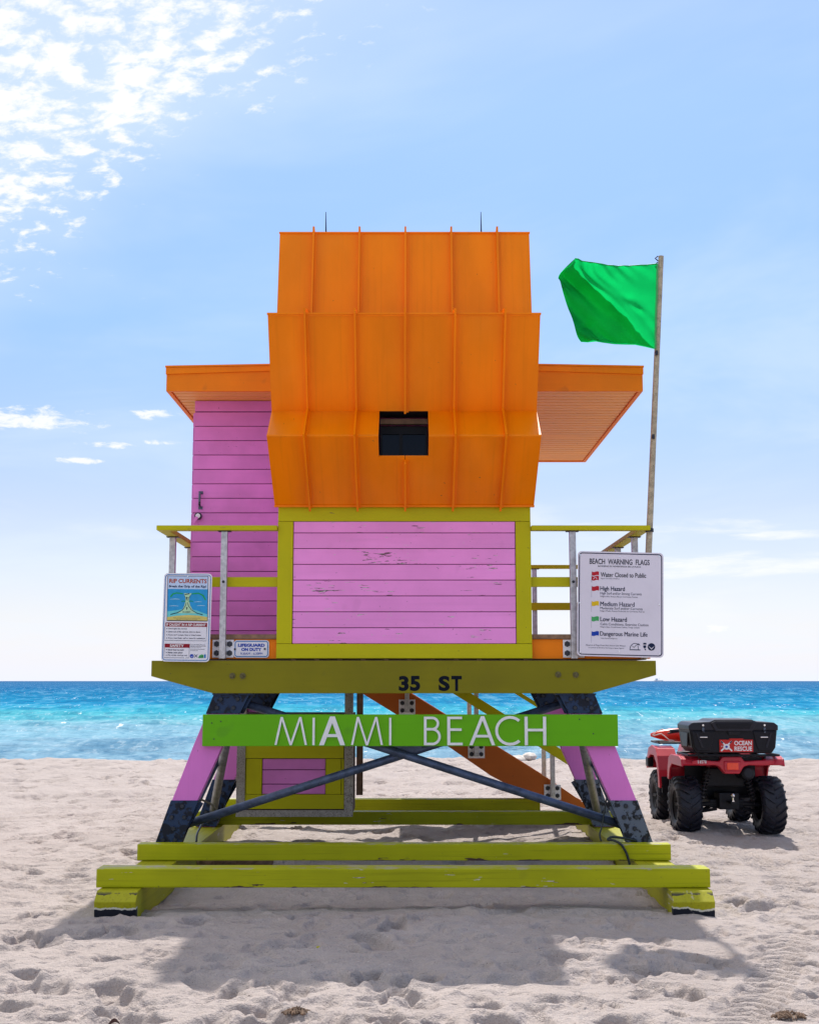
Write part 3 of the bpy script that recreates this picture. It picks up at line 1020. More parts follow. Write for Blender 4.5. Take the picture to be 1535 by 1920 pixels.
def hood():
    P = {'A': (11.00, 3.16), 'B': (10.30, 3.64), 'C': (10.65, 3.92), 'D': (10.25, 4.65), 'E': (10.96, 4.815), 'F': (11.12, 5.657), 'G': (14.7, 5.30)}
    HW = 1.124
    x0, x1 = TX - HW, TX + HW
    ribs = [-0.862 + 0.4125 * k for k in range(5)]
    hx0, hx1 = wp(710, 800, 10.45)[0], wp(803, 800, 10.45)[0]
    hood_o = None
    # end cheeks and inner lining carry the sheets
    prof = [P[k] for k in 'ABCDE'] + [(11.04, 4.815), (11.04, 3.16)]

    def inset(poly, d):
        cy = sum(p[0] for p in poly) / len(poly)
        cz = sum(p[1] for p in poly) / len(poly)
        return [(y + (cy - y) * d, z + (cz - z) * d) for y, z in poly]
    hood_o = MB().prism_x(inset(prof, 0.03), x0 + 0.004, x0 + 0.016).build('hood', M['orange_sheet'], tower)
    MB().prism_x(inset(prof, 0.03), x1 - 0.016, x1 - 0.004).build('end_cheek', M['orange_sheet'], hood_o)

    def slab(mbx, a, b, xa, xb, t=0.014):
        (ya, za), (yb, zb) = a, b
        dy, dz = yb - ya, zb - za
        L = math.hypot(dy, dz)
        ny, nz = dz / L, -dy / L        # inward (towards +Y)
        if ny < 0:
            ny, nz = -ny, -nz
        mbx.prism_x([a, b, (yb + ny * t, zb + nz * t), (ya + ny * t, za + nz * t)], xa, xb)

    def lerp(a, b, t):
        return (a[0] + (b[0] - a[0]) * t, a[1] + (b[1] - a[1]) * t)
    xs = [x0] + ribs + [x1]
    TH = 1 - 0.2886                       # hole bottom on facet A-B
    for (k0, k1) in (('A', 'B'), ('B', 'C'), ('C', 'D'), ('D', 'E'), ('E', 'F'), ('F', 'G')):
        a, b = P[k0], P[k1]
        for i in range(6):
            xa, xb = xs[i] + (0.002 if i else 0), xs[i + 1] - (0.002 if i < 5 else 0)
            mbx = MB()
            if i in (2, 3) and k0 in 'AB':
                if k0 == 'A':
                    c = lerp(a, b, TH)
                    slab(mbx, a, c, xa, xb)
                    if i == 2:
                        slab(mbx, c, b, xa, hx0)
                    else:
                        slab(mbx, c, b, hx1, xb)
                else:
                    if i == 2:
                        slab(mbx, a, b, xa, hx0)
                    else:
                        slab(mbx, a, b, hx1, xb)
            else:
                slab(mbx, a, b, xa, xb)
            mbx.build('metal_panel', M['orange_sheet'], hood_o)
    # turned edges: thin lips along the top of each tier and the creases
    for key, nm in (('D', 'edge_trim'), ('F', 'edge_trim')):
        y, z = P[key]
        MB().box(x0 - 0.006, x1 + 0.006, y - 0.010, y + 0.012, z - 0.004, z + 0.012).build(nm, M['orange_sheet'], hood_o, 0.003)
    y, z = P['A']
    MB().box(x0 - 0.004, x1 + 0.004, y - 0.012, y + 0.03, z - 0.014, z + 0.002).build('drip_edge', M['orange_sheet'], hood_o, 0.003)

    def ribbon(path, h):
        off = []
        for i, p in enumerate(path):
            ns = []
            for q, r in ((path[i - 1] if i else None, p), (p, path[i + 1] if i < len(path) - 1 else None)):
                if q is None or r is None:
                    continue
                dy, dz = r[0] - q[0], r[1] - q[1]
                L = math.hypot(dy, dz)
                ns.append((-dz / L, dy / L))
            if len(ns) == 2:
                n = (ns[0][0] + ns[1][0], ns[0][1] + ns[1][1])
                l2 = math.hypot(*n)
                n = (n[0] / l2, n[1] / l2)
                k = h / max(0.35, n[0] * ns[0][0] + n[1] * ns[0][1])
            else:
                n, k = ns[0], h
            off.append((p[0] + n[0] * k, p[1] + n[1] * k))
        return off
    A, B, C, D, E, F, G = (P[k] for k in 'ABCDEFG')
    A2 = lerp(A, B, -0.03)
    c = lerp(A, B, TH - 0.045)

    def rib(paths, x):
        mb = MB()
        for path in paths:
            up = ribbon(path, 0.047)
            dn = ribbon(path, -0.004)
            for i in range(len(path) - 1):
                mb.prism_x([dn[i], dn[i + 1], up[i + 1], up[i]], x - 0.0085, x + 0.0085)
            # folded foot of the seam
            f1 = ribbon(path, 0.006)
            for i in range(len(path) - 1):
                mb.prism_x([dn[i], dn[i + 1], f1[i + 1], f1[i]], x + 0.0085, x + 0.030)
        mb.build('standing_seam', M['orange_sheet'], hood_o)
    for i, x in enumerate(ribs):
        if i == 2:
            rib([[A2, c]], x)
            rib([[(C[0], C[1] - 0.01), D, E, F, G]], x)
        else:
            rib([[A2, B, C, D, E, F, G]], x)
    # the small window deep in the opening
    zb, zt = 3.515, 3.94
    win = MB()
    cheek = [(10.675, 3.915), (10.335, 3.64), (10.525, 3.508), (10.975, 3.508), (10.975, 3.915)]
    win.prism_x(cheek, hx0 - 0.014, hx0 - 0.003).prism_x(cheek, hx1 + 0.003, hx1 + 0.014)
    win.box(hx0 - 0.002, hx1 + 0.002, 10.535, 10.975, 3.492, 3.506).box(hx0 - 0.002, hx1 + 0.002, 10.69, 10.975, 3.93, 3.942)
    w = win.build('window_recess', M['dark'], tower)  # recess boards coloured almost black in place of real shade
    piece('window_head', (hx1 - hx0 - 0.004, 0.05, 0.045), M['deck_wood'], w, ((hx0 + hx1) / 2, 10.87, 3.872))
    fr = MB()
    xm = (hx0 + hx1) / 2 - 0.025
    fr.box(hx0 + 0.002, hx1 - 0.002, 10.925, 10.95, 3.775, 3.845).box(hx0 + 0.002, hx0 + 0.02, 10.925, 10.95, zb - 0.01, 3.775)
    fr.box(hx1 - 0.02, hx1 - 0.002, 10.925, 10.95, zb - 0.01, 3.775).box(xm - 0.014, xm + 0.014, 10.925, 10.95, zb - 0.01, 3.775)
    fr.build('window_frame', M['black_metal'], w)
    MB().box(hx0 + 0.02, xm - 0.014, 10.945, 10.951, zb - 0.01, 3.775).build('pane', M['glass'], w)
    MB().box(xm + 0.014, hx1 - 0.02, 10.945, 10.951, zb - 0.01, 3.775).build('pane', M['glass'], w)
    for px, h in ((612, 0.21), (903, 0.21)):
        x, z = wp(px, 437, 12.2)
        MB().tube([(x, 12.2, 5.5), (x - 0.004, 12.2, 5.95), (x - 0.008, 12.2, wp(px, 397, 12.2)[1])], [0.009, 0.009, 0.003], 8).build('antenna', M['black_metal'], tower, label='thin dark antenna spike on the roof')


hood()


def rooms():
    # middle room behind the hood, with its framed front wall
    body = [(11.085, 1.90), (11.085, 4.80), (11.10, 4.80), (11.18, 5.60), (14.6, 5.27), (14.6, 1.90)]
    MB().prism_x(body, TX - 1.09, TX + 1.09).build('middle_room', M['pink_clean'], tower)
    fw = MB().box(TX - 1.095, TX + 1.095, 11.072, 11.084, 1.85, 3.2).build('front_wall', M['gap'], tower)
    zb0, zb1, zt0, zt1 = 1.842, 1.966, 3.028, 3.185
    H = 1.099
    cz = (zb0 + zb1) / 2
    piece('frame_board', (2 * H, 0.03, zb1 - zb0), M['olive'], fw, (TX, 11.062, cz), 0.004)
    piece('frame_board', (2 * H - 0.004, 0.03, zt1 - zt0), M['olive'], fw, (TX, 11.062, (zt0 + zt1) / 2), 0.004)
    sw = 0.132
    for s in (-1, 1):
        piece('frame_board', (sw, 0.03, zt0 - zb1 - 0.005), M['olive_z'], fw, (TX + s * (H - sw / 2 - 0.001), 11.062, (zb1 + zt0) / 2), 0.004)
    pw = 2 * (H - sw) - 0.012
    p = 0.1372
    z = zb1 + 0.004
    while z < zt0 - 0.01:
        h = min(p - 0.006, zt0 - 0.003 - z)
        piece('plank', (pw, 0.02, h), M['pink'], fw, (TX, 11.0655, z + h / 2), 0.004)
        z += p
    # pink side room on the left, standing back under the roof
    xl, xr = -2.032, TX - 1.10
    MB().prism_x([(11.925, 2.06), (11.925, 4.286), (14.82, 4.286), (14.82, 2.06)], xl, xr - 0.001).build('side_room', M['gap'], tower)
    sw_ = MB().box(xl + 0.002, xr - 0.002, 11.914, 11.924, 2.06, 4.285).build('side_wall', M['gap'], tower)
    z = 4.178
    piece('plank', (xr - xl, 0.02, 0.101), M['pink_clean'], sw_, ((xl + xr) / 2, 11.906, 4.2345), 0.004)
    while z > 2.07:
        h = min(0.1318, z - 2.062)
        piece('plank', (xr - xl, 0.02, h), M['pink_clean'], sw_, ((xl + xr) / 2, 11.906, z - 0.003 - h / 2), 0.004)
        z -= 0.1378
    for k in range(16):                                        # planks of the end wall
        z1 = 4.178 - k * 0.1378
        if z1 - 0.13 < 2.06:
            break
        piece('plank', (0.02, 2.86, 0.1318), M['pink_clean'], sw_, (xl - 0.011, 13.37, z1 - 0.069), 0.004)
    # pull handle and round lock
    hx, hz1 = wp(376.5, 921, 11.89)
    hz0 = wp(376.5, 955, 11.89)[1]
    mb = MB().tube([(hx, 11.893, hz1 - 0.02), (hx - 0.004, 11.85, hz1 - 0.035), (hx - 0.004, 11.85, hz0 + 0.035), (hx, 11.893, hz0 + 0.02)], 0.011, 8)
    mb.box(hx - 0.020, hx + 0.020, 11.888, 11.896, hz1 - 0.028, hz1).box(hx - 0.020, hx + 0.020, 11.888, 11.896, hz0, hz0 + 0.028)
    mb.build('door_handle', M['steel_grey'], tower)
    lx, lz = wp(372, 968, 11.89)
    lk = MB().tube([(lx, 11.896, lz), (lx, 11.862, lz)], 0.034, 20).build('lock', M['bolt'], tower)
    MB().tube([(lx, 11.864, lz), (lx, 11.852, lz)], 0.022, 16).build('lock_face', M['plate'], lk)
    MB().bar((lx - 0.004, 11.85, lz - 0.012), (lx - 0.045, 11.85, lz - 0.068), 0.03, 0.012, (0, 1, 0)).build('lock_lever', M['pink_clean'], lk, 0.003)


rooms()


def roof():
    XW = 2.178
    # slab between fascia boards
    MB().prism([(TX - XW + 0.04, 4.304), (TX + XW - 0.04, 4.304), (TX + XW - 0.04, 4.47), (TX, 4.51), (TX - XW + 0.04, 4.47)], 11.492, 15.25).build('roof_slab', M['soffit_dark'], tower)
    r = MB().prism([(TX - XW - 0.01, 4.497), (TX, 4.537), (TX + XW + 0.01, 4.497), (TX + XW + 0.01, 4.512), (TX, 4.552), (TX - XW - 0.01, 4.512)], 11.43, 15.31).build('roof', M['orange_sheet'], tower)
    fa = MB().prism([(TX - XW, 4.277), (TX + XW, 4.277), (TX + XW, 4.434), (TX, 4.505), (TX - XW, 4.434)], 11.45, 11.488)
    fa.build('fascia_board', M['orange_wood'], r, 0.003)
    MB().prism([(TX - XW - 0.005, 4.434), (TX, 4.505), (TX + XW + 0.005, 4.434), (TX + XW + 0.005, 4.495), (TX, 4.535), (TX - XW - 0.005, 4.495)], 11.438, 11.484).build('drip_edge', M['orange_sheet'], r)
    for s in (-1, 1):
        a, b = sorted((TX + s * XW, TX + s * (XW - 0.038)))
        MB().box(a, b, 11.489, 15.25, 4.277, 4.47).build('fascia_board', M['orange_wood'], r, 0.003)
    MB().box(TX - XW, TX + XW, 15.252, 15.29, 4.277, 4.47).build('fascia_board', M['orange_wood'], r, 0.003)
    n = 30
    p = (15.245 - 11.495) / n
    for k in range(n):
        piece('soffit_board', (2 * XW - 0.08, p - 0.022, 0.014), M['soffit'], r, (TX, 11.495 + (k + 0.5) * p, 4.297), 0.004)


roof()


M['bolt_olive'] = simple('weathered_bolt', (0.13, 0.115, 0.05), 0.55, 0.2, 0.4, 60, 0.3, spec=0.2)


def deck():
    xl, xr = -2.095, 2.078
    yb = 14.85
    dk = MB().box(xl + 0.03, xr - 0.03, 11.145, yb - 0.03, 1.832, 2.006).build('deck', M['joist'], tower)
    n = 27
    p = (yb - 11.092) / n
    for k in range(n):
        piece('deck_board', (xr - xl + 0.02, p - 0.006, 0.040), M['deck_wood'], dk, ((xl + xr) / 2, 11.092 + (k + 0.5) * p, 2.030), 0.003)
    for a, b in ((xl, TX - 1.101), (TX + 1.101, xr)):
        piece('rim_board', (b - a, 0.028, 0.168), M['orange_wood'], dk, ((a + b) / 2, 11.128, 1.924), 0.003)
    for x in (xl + 0.014, xr - 0.014):
        piece('rim_board', (0.028, yb - 11.15, 0.168), M['orange_wood'], dk, (x, (yb + 11.15) / 2, 1.924), 0.003)
    piece('rim_board', (xr - xl - 0.07, 0.028, 0.168), M['orange_wood'], dk, ((xl + xr) / 2, yb - 0.012, 1.924), 0.003)
    for k in range(11):
        x = -1.0 + k * 0.2
        MB().box(x - 0.02, x + 0.02, 11.09, 11.14, 1.800, 1.838).build('joist', M['deck_wood'], dk)
    # the two carrying beams with sloped ends
    for i, y0 in enumerate((11.01, 13.34)):
        poly = [(-2.204, 1.822), (2.105, 1.822), (2.105, 1.700), (1.552, 1.545), (-1.675, 1.545), (-2.204, 1.690)]
        bm_ = MB().prism(poly, y0, y0 + 0.13).build('deck_beam', M['deck_beam'], tower, 0.005)
        if i == 0:
            for px, py in ((435.5, 1267.5), (455, 1267.5), (1046, 1265), (1079, 1265.5)):
                x, z = wp(px, py, y0)
                b = MB().tube([(x, y0 - 0.008, z), (x, y0 + 0.001, z)], 0.026, 14)
                b.tube([(x, y0 - 0.024, z), (x, y0 - 0.006, z)], 0.011, 6).build('bolt', M['bolt_olive'], bm_)
            for s, a, b, bd in (('3', 747.5, 766, 0.05), ('5', 768.5, 787.5, 0.05), ('S', 822, 843, 0.05), ('T', 846, 865.5, 0.05)):
                xa, z1 = wp(a, 1267.5, y0)
                xb, z0 = wp(b, 1296, y0)
                add_text('number' if s in '35' else 'letter', s, (xa, xb, z0, z1), y0 - 0.0015, M['ink'], bm_, 0.045, 5)
    # railings
    zr0, zr1 = 2.945, 2.987
    yf, yk = 11.0, 14.80
    xL, xR = -2.19, 2.085
    rails = [((xL, TX - 1.101), yf, 'olive'), ((TX + 1.101, xR), yf, 'olive')]
    for (a, b), y, m in rails:
        piece('handrail', (b - a, 0.10, zr1 - zr0), M['olive'], tower, ((a + b) / 2, y + 0.05, (zr0 + zr1) / 2), 0.006)
    piece('handrail', (xR - TX - 1.101, 0.10, zr1 - zr0), M['olive'], tower, ((xR + TX + 1.101) / 2, yk + 0.05, (zr0 + zr1) / 2), 0.006)
    for x in (xL + 0.05, xR - 0.05):
        piece('handrail', (0.10, yk - yf - 0.105, zr1 - zr0), M['olive_y'], tower, (x, (yf + yk) / 2 + 0.05, (zr0 + zr1) / 2), 0.006)
    P_ = 0.055

    def post(x, y, plate=False):
        o = MB().box(x - P_ / 2, x + P_ / 2, y - P_ / 2, y + P_ / 2, 1.84, zr0 - 0.006).build('railing_post', M['alu'], tower, 0.004)
        MB().box(x - 0.055, x + 0.055, y - 0.04, y + 0.04, zr0 - 0.0065, zr0 - 0.0005).build('bracket', M['bolt'], o)
        return o
    yp = 11.068
    xa = wp(418.5, 1100, yp - P_ / 2)[0]
    xb = wp(1075, 1100, yp - P_ / 2)[0]
    for x in (xa, xb):
        o = post(x, yp)
        pl = MB().box(x - 0.092, x + 0.092, 11.0985, 11.1125, 1.85, 2.003).build('post_plate', M['plate'], tower)
        for dx in (-0.056, 0.056):
            for dz in (1.888, 1.966):
                MB().tube([(x + dx, 11.080, dz), (x + dx, 11.099, dz)], [0.02, 0.027], 6).build('bolt', M['bolt'], pl)
        MB().tube([(x, yp - P_ / 2 - 0.006, 2.50), (x, yp - P_ / 2 + 0.002, 2.50)], 0.013, 8).build('bolt', M['bolt'], o)
    for x in (xL + 0.05, xR - 0.05):
        for y in (11.52, 12.45, 13.4, 14.5):
            post(x, y)
    post(1.45, yk + 0.05)
    for z in (2.503,):
        piece('mid_rail', (TX - 1.101 - xL - 0.10, 0.028, 0.086), M['olive'], tower, ((xL + 0.10 + TX - 1.101) / 2, 11.112, z), 0.004)
        piece('mid_rail', (xR - 0.02 - TX - 1.101, 0.028, 0.086), M['olive'], tower, ((xR - 0.02 + TX + 1.101) / 2, 11.112, z), 0.004)
        piece('mid_rail', (xR - 0.08 - TX - 1.101, 0.028, 0.086), M['olive'], tower, ((xR - 0.08 + TX + 1.101) / 2, yk - 0.01, z), 0.004)
        for x in (xL + 0.10, xR - 0.10):
            piece('mid_rail', (0.028, yk - yf - 0.30, 0.086), M['olive_y'], tower, (x, (yf + yk) / 2 + 0.03, z), 0.004)


deck()


def legs():
    def leg(y0, y1, side):
        # outline read at four heights: (outer, inner) x for the left front leg
        zs = [1.545, 1.098, 0.645, 0.172]
        out = [-1.664, -1.843, -2.013, -2.178]
        inn = [-1.372, -1.595, -1.795, -1.985]
        po = [(x, z) for x, z in zip(out, zs)]
        pi = [(x, z) for x, z in zip(inn, zs)]
        poly = po + pi[::-1]
        if side > 0:
            poly = [(2 * TX - x, z) for x, z in poly]
        o = MB().prism(poly, y0, y1).build('leg', M['pink_leg'], tower, 0.005)

        def at(z, lst):
            return float(np.interp(z, zs[::-1], lst[::-1]))
        for za, zb, mat in ((1.541, 1.372, 'steel_dark'), (0.645, 0.176, 'steel_grey' if side > 0 else 'steel_dark')):
            q = [(at(za, out) - 0.008, za), (at(za, inn) + 0.008, za), (at(zb, inn) + 0.008, zb), (at(zb, out) - 0.008, zb)]
            if side > 0:
                q = [(2 * TX - x, z) for x, z in q]
            sh = MB().prism(q, y0 - 0.008, y1 + 0.008)
            # bolted flange along the inner edge
            xi = [(at(z, inn) + 0.008) for z in (za, zb)]
            fl = [(xi[0], za - 0.01), (xi[0] + 0.035, za - 0.03), (xi[1] + 0.035, zb + 0.13), (xi[1], zb + 0.05)] if za < 1 else [(xi[0], za), (xi[0] + 0.03, za), (xi[1] + 0.03, zb), (xi[1], zb)]
            if side > 0:
                fl = [(2 * TX - x, z) for x, z in fl]
            sh.prism(fl, y0 + 0.04, y0 + 0.055)
            sh = sh.build('steel_shoe', M[mat], o, 0.003)
            zz = np.linspace(za - 0.045, zb + 0.05, 2 if za > 1 else 5)
            for k, z in enumerate(zz):
                for f in ((0.25, 0.75) if (za > 1 or k in (1, 3)) else (0.5,)):
                    x = at(z, out) * (1 - f) + at(z, inn) * f
                    if side > 0:
                        x = 2 * TX - x
                    MB().tube([(x, y0 - 0.024, z), (x, y0 - 0.007, z)], [0.017, 0.022], 6).build('bolt', M['bolt'], o)
        if za < 5:
            # cap plate under the beam
            xs_ = sorted((at(1.545, out) - 0.02, at(1.545, inn) + 0.03))
            if side > 0:
                xs_ = sorted(2 * TX - x for x in xs_)
            MB().box(xs_[0], xs_[1], y0 - 0.03, y1 + 0.03, 1.531, 1.5445).build('cap_plate', M['steel_dark'], o)
    for y0 in (11.075, 13.38):
        for s in (-1, 1):
            leg(y0, y0 + 0.13, s)
    # cross braces of the front and rear frames
    for y in (11.22, 13.31):
        for s in (-1, 1):
            p0 = (TX + s * 1.42, y + 0.035 * s, 1.47)
            p1 = (TX - s * 1.86, y + 0.035 * s, 0.43)
            if y > 12:
                continue
            MB().tube([p0, p1], 0.036, 14).build('cross_brace', M['pipe'], tower, smooth=True)
        if y < 12:
            cz = 1.085
            g = MB().prism([(TX - 0.13, cz + 0.07), (TX + 0.13, cz + 0.07), (TX + 0.16, cz - 0.03), (TX + 0.04, cz - 0.06), (TX - 0.04, cz - 0.06), (TX - 0.16, cz - 0.03)], y - 0.005, y + 0.006)
            g.build('gusset_plate', M['pipe'], tower, 0.002)
    for s in (-1, 1):
        f = lambda x: x if s < 0 else 2 * TX - x
        MB().tube([(f(-1.55), 11.30, 1.36), (f(-2.0), 13.35, 0.34)], 0.040, 14).build('side_brace', M['grey_pipe'], tower, smooth=True)
        MB().tube([(f(-1.72), 13.34, 1.36), (f(-1.93), 11.26, 0.40)], 0.030, 12).build('side_brace', M['pipe'], tower, smooth=True)


legs()


def skids():
    for i, y in enumerate((9.50, 10.90, 13.56, 15.0)):
        if i < 3:
            x0, x1 = TX - 2.215, TX + 2.215
        else:
            x0, x1 = TX - 2.215, 1.50
        o = MB().box(x0, x1, y, y + (0.20 if i == 0 else 0.15), 0.171, 0.304).build('cross_beam', M['lemon'], tower, 0.008)
    for s in (-1, 1):
        xc = TX + (-2.035 if s < 0 else 2.055)
        w = 0.148
        mb = MB().prism_x([(9.345, -0.06), (9.32, 0.10), (9.40, 0.167), (15.1, 0.167), (15.1, -0.06)], xc - w, xc + w)
        mb.build('skid', M['lemon_y'], tower, 0.006)


skids()


def ramp():
    y = 14.90
    lo = [(655, 1286), (678, 1300), (840, 1400), (920, 1455), (1005, 1500), (1085, 1530)]
    up = [(1112, 1516), (1100, 1510), (1035, 1465), (931, 1400), (770, 1300), (748, 1286)]
    poly = [wp(a, b, y) for a, b in lo + up]
    for k, yy in enumerate((y, 15.86)):
        st = MB().prism(poly, yy, yy + 0.05).build('ramp_stringer', M['rust_orange'], tower, 0.003)
        if k == 0:
            for px, py, ptop in ((763, 1326, 1250), (893, 1408, 1290), (1036, 1486, 1330)):
                x, z = wp(px, py, yy - 0.03)
                zt = wp(px, ptop, yy - 0.03)[1]
                pl = MB().box(x - 0.095, x + 0.095, yy - 0.013, yy - 0.001, z - 0.085, z + 0.085).build('post_plate', M['plate'], st)
                for dx in (-0.055, 0.055):
                    for dz in (-0.04, 0.045):
                        MB().tube([(x + dx, yy - 0.032, z + dz), (x + dx, yy - 0.012, z + dz)], [0.02, 0.028], 6).build('bolt', M['bolt'], st)
                MB().box(x - 0.026, x + 0.026, yy - 0.068, yy - 0.014, z - 0.06, zt + 0.25).build('ramp_post', M['alu'], tower, 0.003)
        else:
            for px in (880, 1019):
                x, z = wp(px, 1440, yy)
                zb = wp(px, 1395 if px < 900 else 1462, yy)[1]
                MB().box(x - 0.026, x + 0.026, yy - 0.05, yy - 0.002, zb - 0.05, zb + 0.95).build('ramp_post', M['alu'], tower, 0.003)
    # rails parallel to the stringer
    for yy in (y - 0.10, 15.92):
        for (pa, pb, hh) in (((830, 1278), (1118, 1457), 0.11), ((935, 1278), (1140, 1405), 0.045)):
            a = wp(pa[0], pa[1], yy)
            b = wp(pb[0], pb[1], yy)
            MB().bar((a[0], yy, a[1]), (b[0], yy, b[1]), 0.03, hh, (0, 0, 1)).build('ramp_rail', M['olive'], tower, 0.003)
    # treads between the stringers
    for k in range(9):
        t = (k + 0.5) / 9
        px = 770 + (1080 - 770) * t
        py = 1303 + (1500 - 1303) * t
        x, z = wp(px, py, y)
        piece('tread', (0.24, 0.90, 0.035), M['deck_wood'], tower, (x - 0.05, y + 0.505, z - 0.10), 0.003)


ramp()


# ------------------------------------------------------------------ cupboard under the deck
def cupboard():
    y = 12.60
    x0, x1 = -1.672, -0.548
    zb = wp(500, 1532, y)[1]
    o = thing('storage_cupboard', 'yellow framed cupboard with pink plank door hanging in a speckled grey surround under the deck', 'cupboard', ((x0 + x1) / 2, y + 0.4, zb))
    w = 0.082
    zt = 1.82
    # speckled surround
    MB().prism([(x0, zb), (x1, zb), (x1 - w, zb + 0.062), (x0 + w, zb + 0.062)], y, y + 0.06).build('surround_board', M['galv'], o)
    MB().prism([(x0, zb), (x0 + w, zb + 0.062), (x0 + w, zt), (x0, zt)], y, y + 0.06).build('surround_board', M['galv'], o)
    MB().prism([(x1, zb), (x1, zt), (x1 - w, zt), (x1 - w, zb + 0.062)], y, y + 0.06).build('surround_board', M['galv'], o)
    MB().box(x0 + 0.01, x1 - 0.01, y + 0.062, y + 0.80, zb + 0.01, 1.33).build('cabinet_body', M['joist'], o)
    MB().box(x0 + 0.01, x1 - 0.012, y + 0.05, y + 0.06, zb + 0.02, 1.32).build('back_board', M['gap'], o)
    for x in (x1 + 0.004, x0 - 0.07):
        MB().box(x, x + 0.066, y + 0.74, y + 0.80, zb + 0.14, 1.82).build('hanger_post', M['deck_wood'], o, 0.003)
    # door: yellow frame, pink planks
    dx0, dx1 = wp(455, 1450, y)[0], wp(645, 1450, y)[0]
    z0, z1 = wp(500, 1518, y)[1], wp(500, 1401, y)[1]
    px0, px1 = wp(491, 1450, y)[0], wp(610, 1450, y)[0]
    pz0, pz1 = wp(500, 1490, y)[1], wp(500, 1423, y)[1]
    yd = y + 0.018
    d = MB().box(dx0 + 0.01, dx1 - 0.01, yd + 0.022, yd + 0.03, z0 + 0.01, z1 + 0.15).build('door', M['gap'], o)
    cx, t = (dx0 + dx1) / 2, 0.03
    piece('frame_board', (dx1 - dx0, t, pz0 - z0 - 0.003), M['olive'], d, (cx, yd + 0.008, (z0 + pz0) / 2), 0.004)
    piece('frame_board', (dx1 - dx0 - 0.01, t, 0.20), M['olive'], d, (cx, yd + 0.008, pz1 + 0.103), 0.004)
    for a, b in ((dx0 + 0.03, px0 - 0.002), (px1 + 0.002, dx1 - 0.03)):
        piece('frame_board', (b - a, t, pz1 - pz0 - 0.003), M['olive_z'], d, ((a + b) / 2, yd + 0.008, (pz0 + pz1) / 2), 0.004)
    for a, b in ((dx0 + 0.002, dx0 + 0.026), (dx1 - 0.026, dx1 - 0.002)):
        piece('edge_strip', (b - a, t, pz1 - pz0 - 0.003), M['olive_z'], d, ((a + b) / 2, yd + 0.012, (pz0 + pz1) / 2), 0.003)
    ys = (1490, 1471, 1444, 1423)
    for a, b in zip(ys[:-1], ys[1:]):
        za, zb_ = wp(500, a, y)[1], wp(500, b, y)[1]
        piece('plank', (px1 - px0 - 0.006, 0.02, zb_ - za - 0.007), M['pink_clean'], d, ((px0 + px1) / 2, yd + 0.012, (za + zb_) / 2), 0.004)


cupboard()


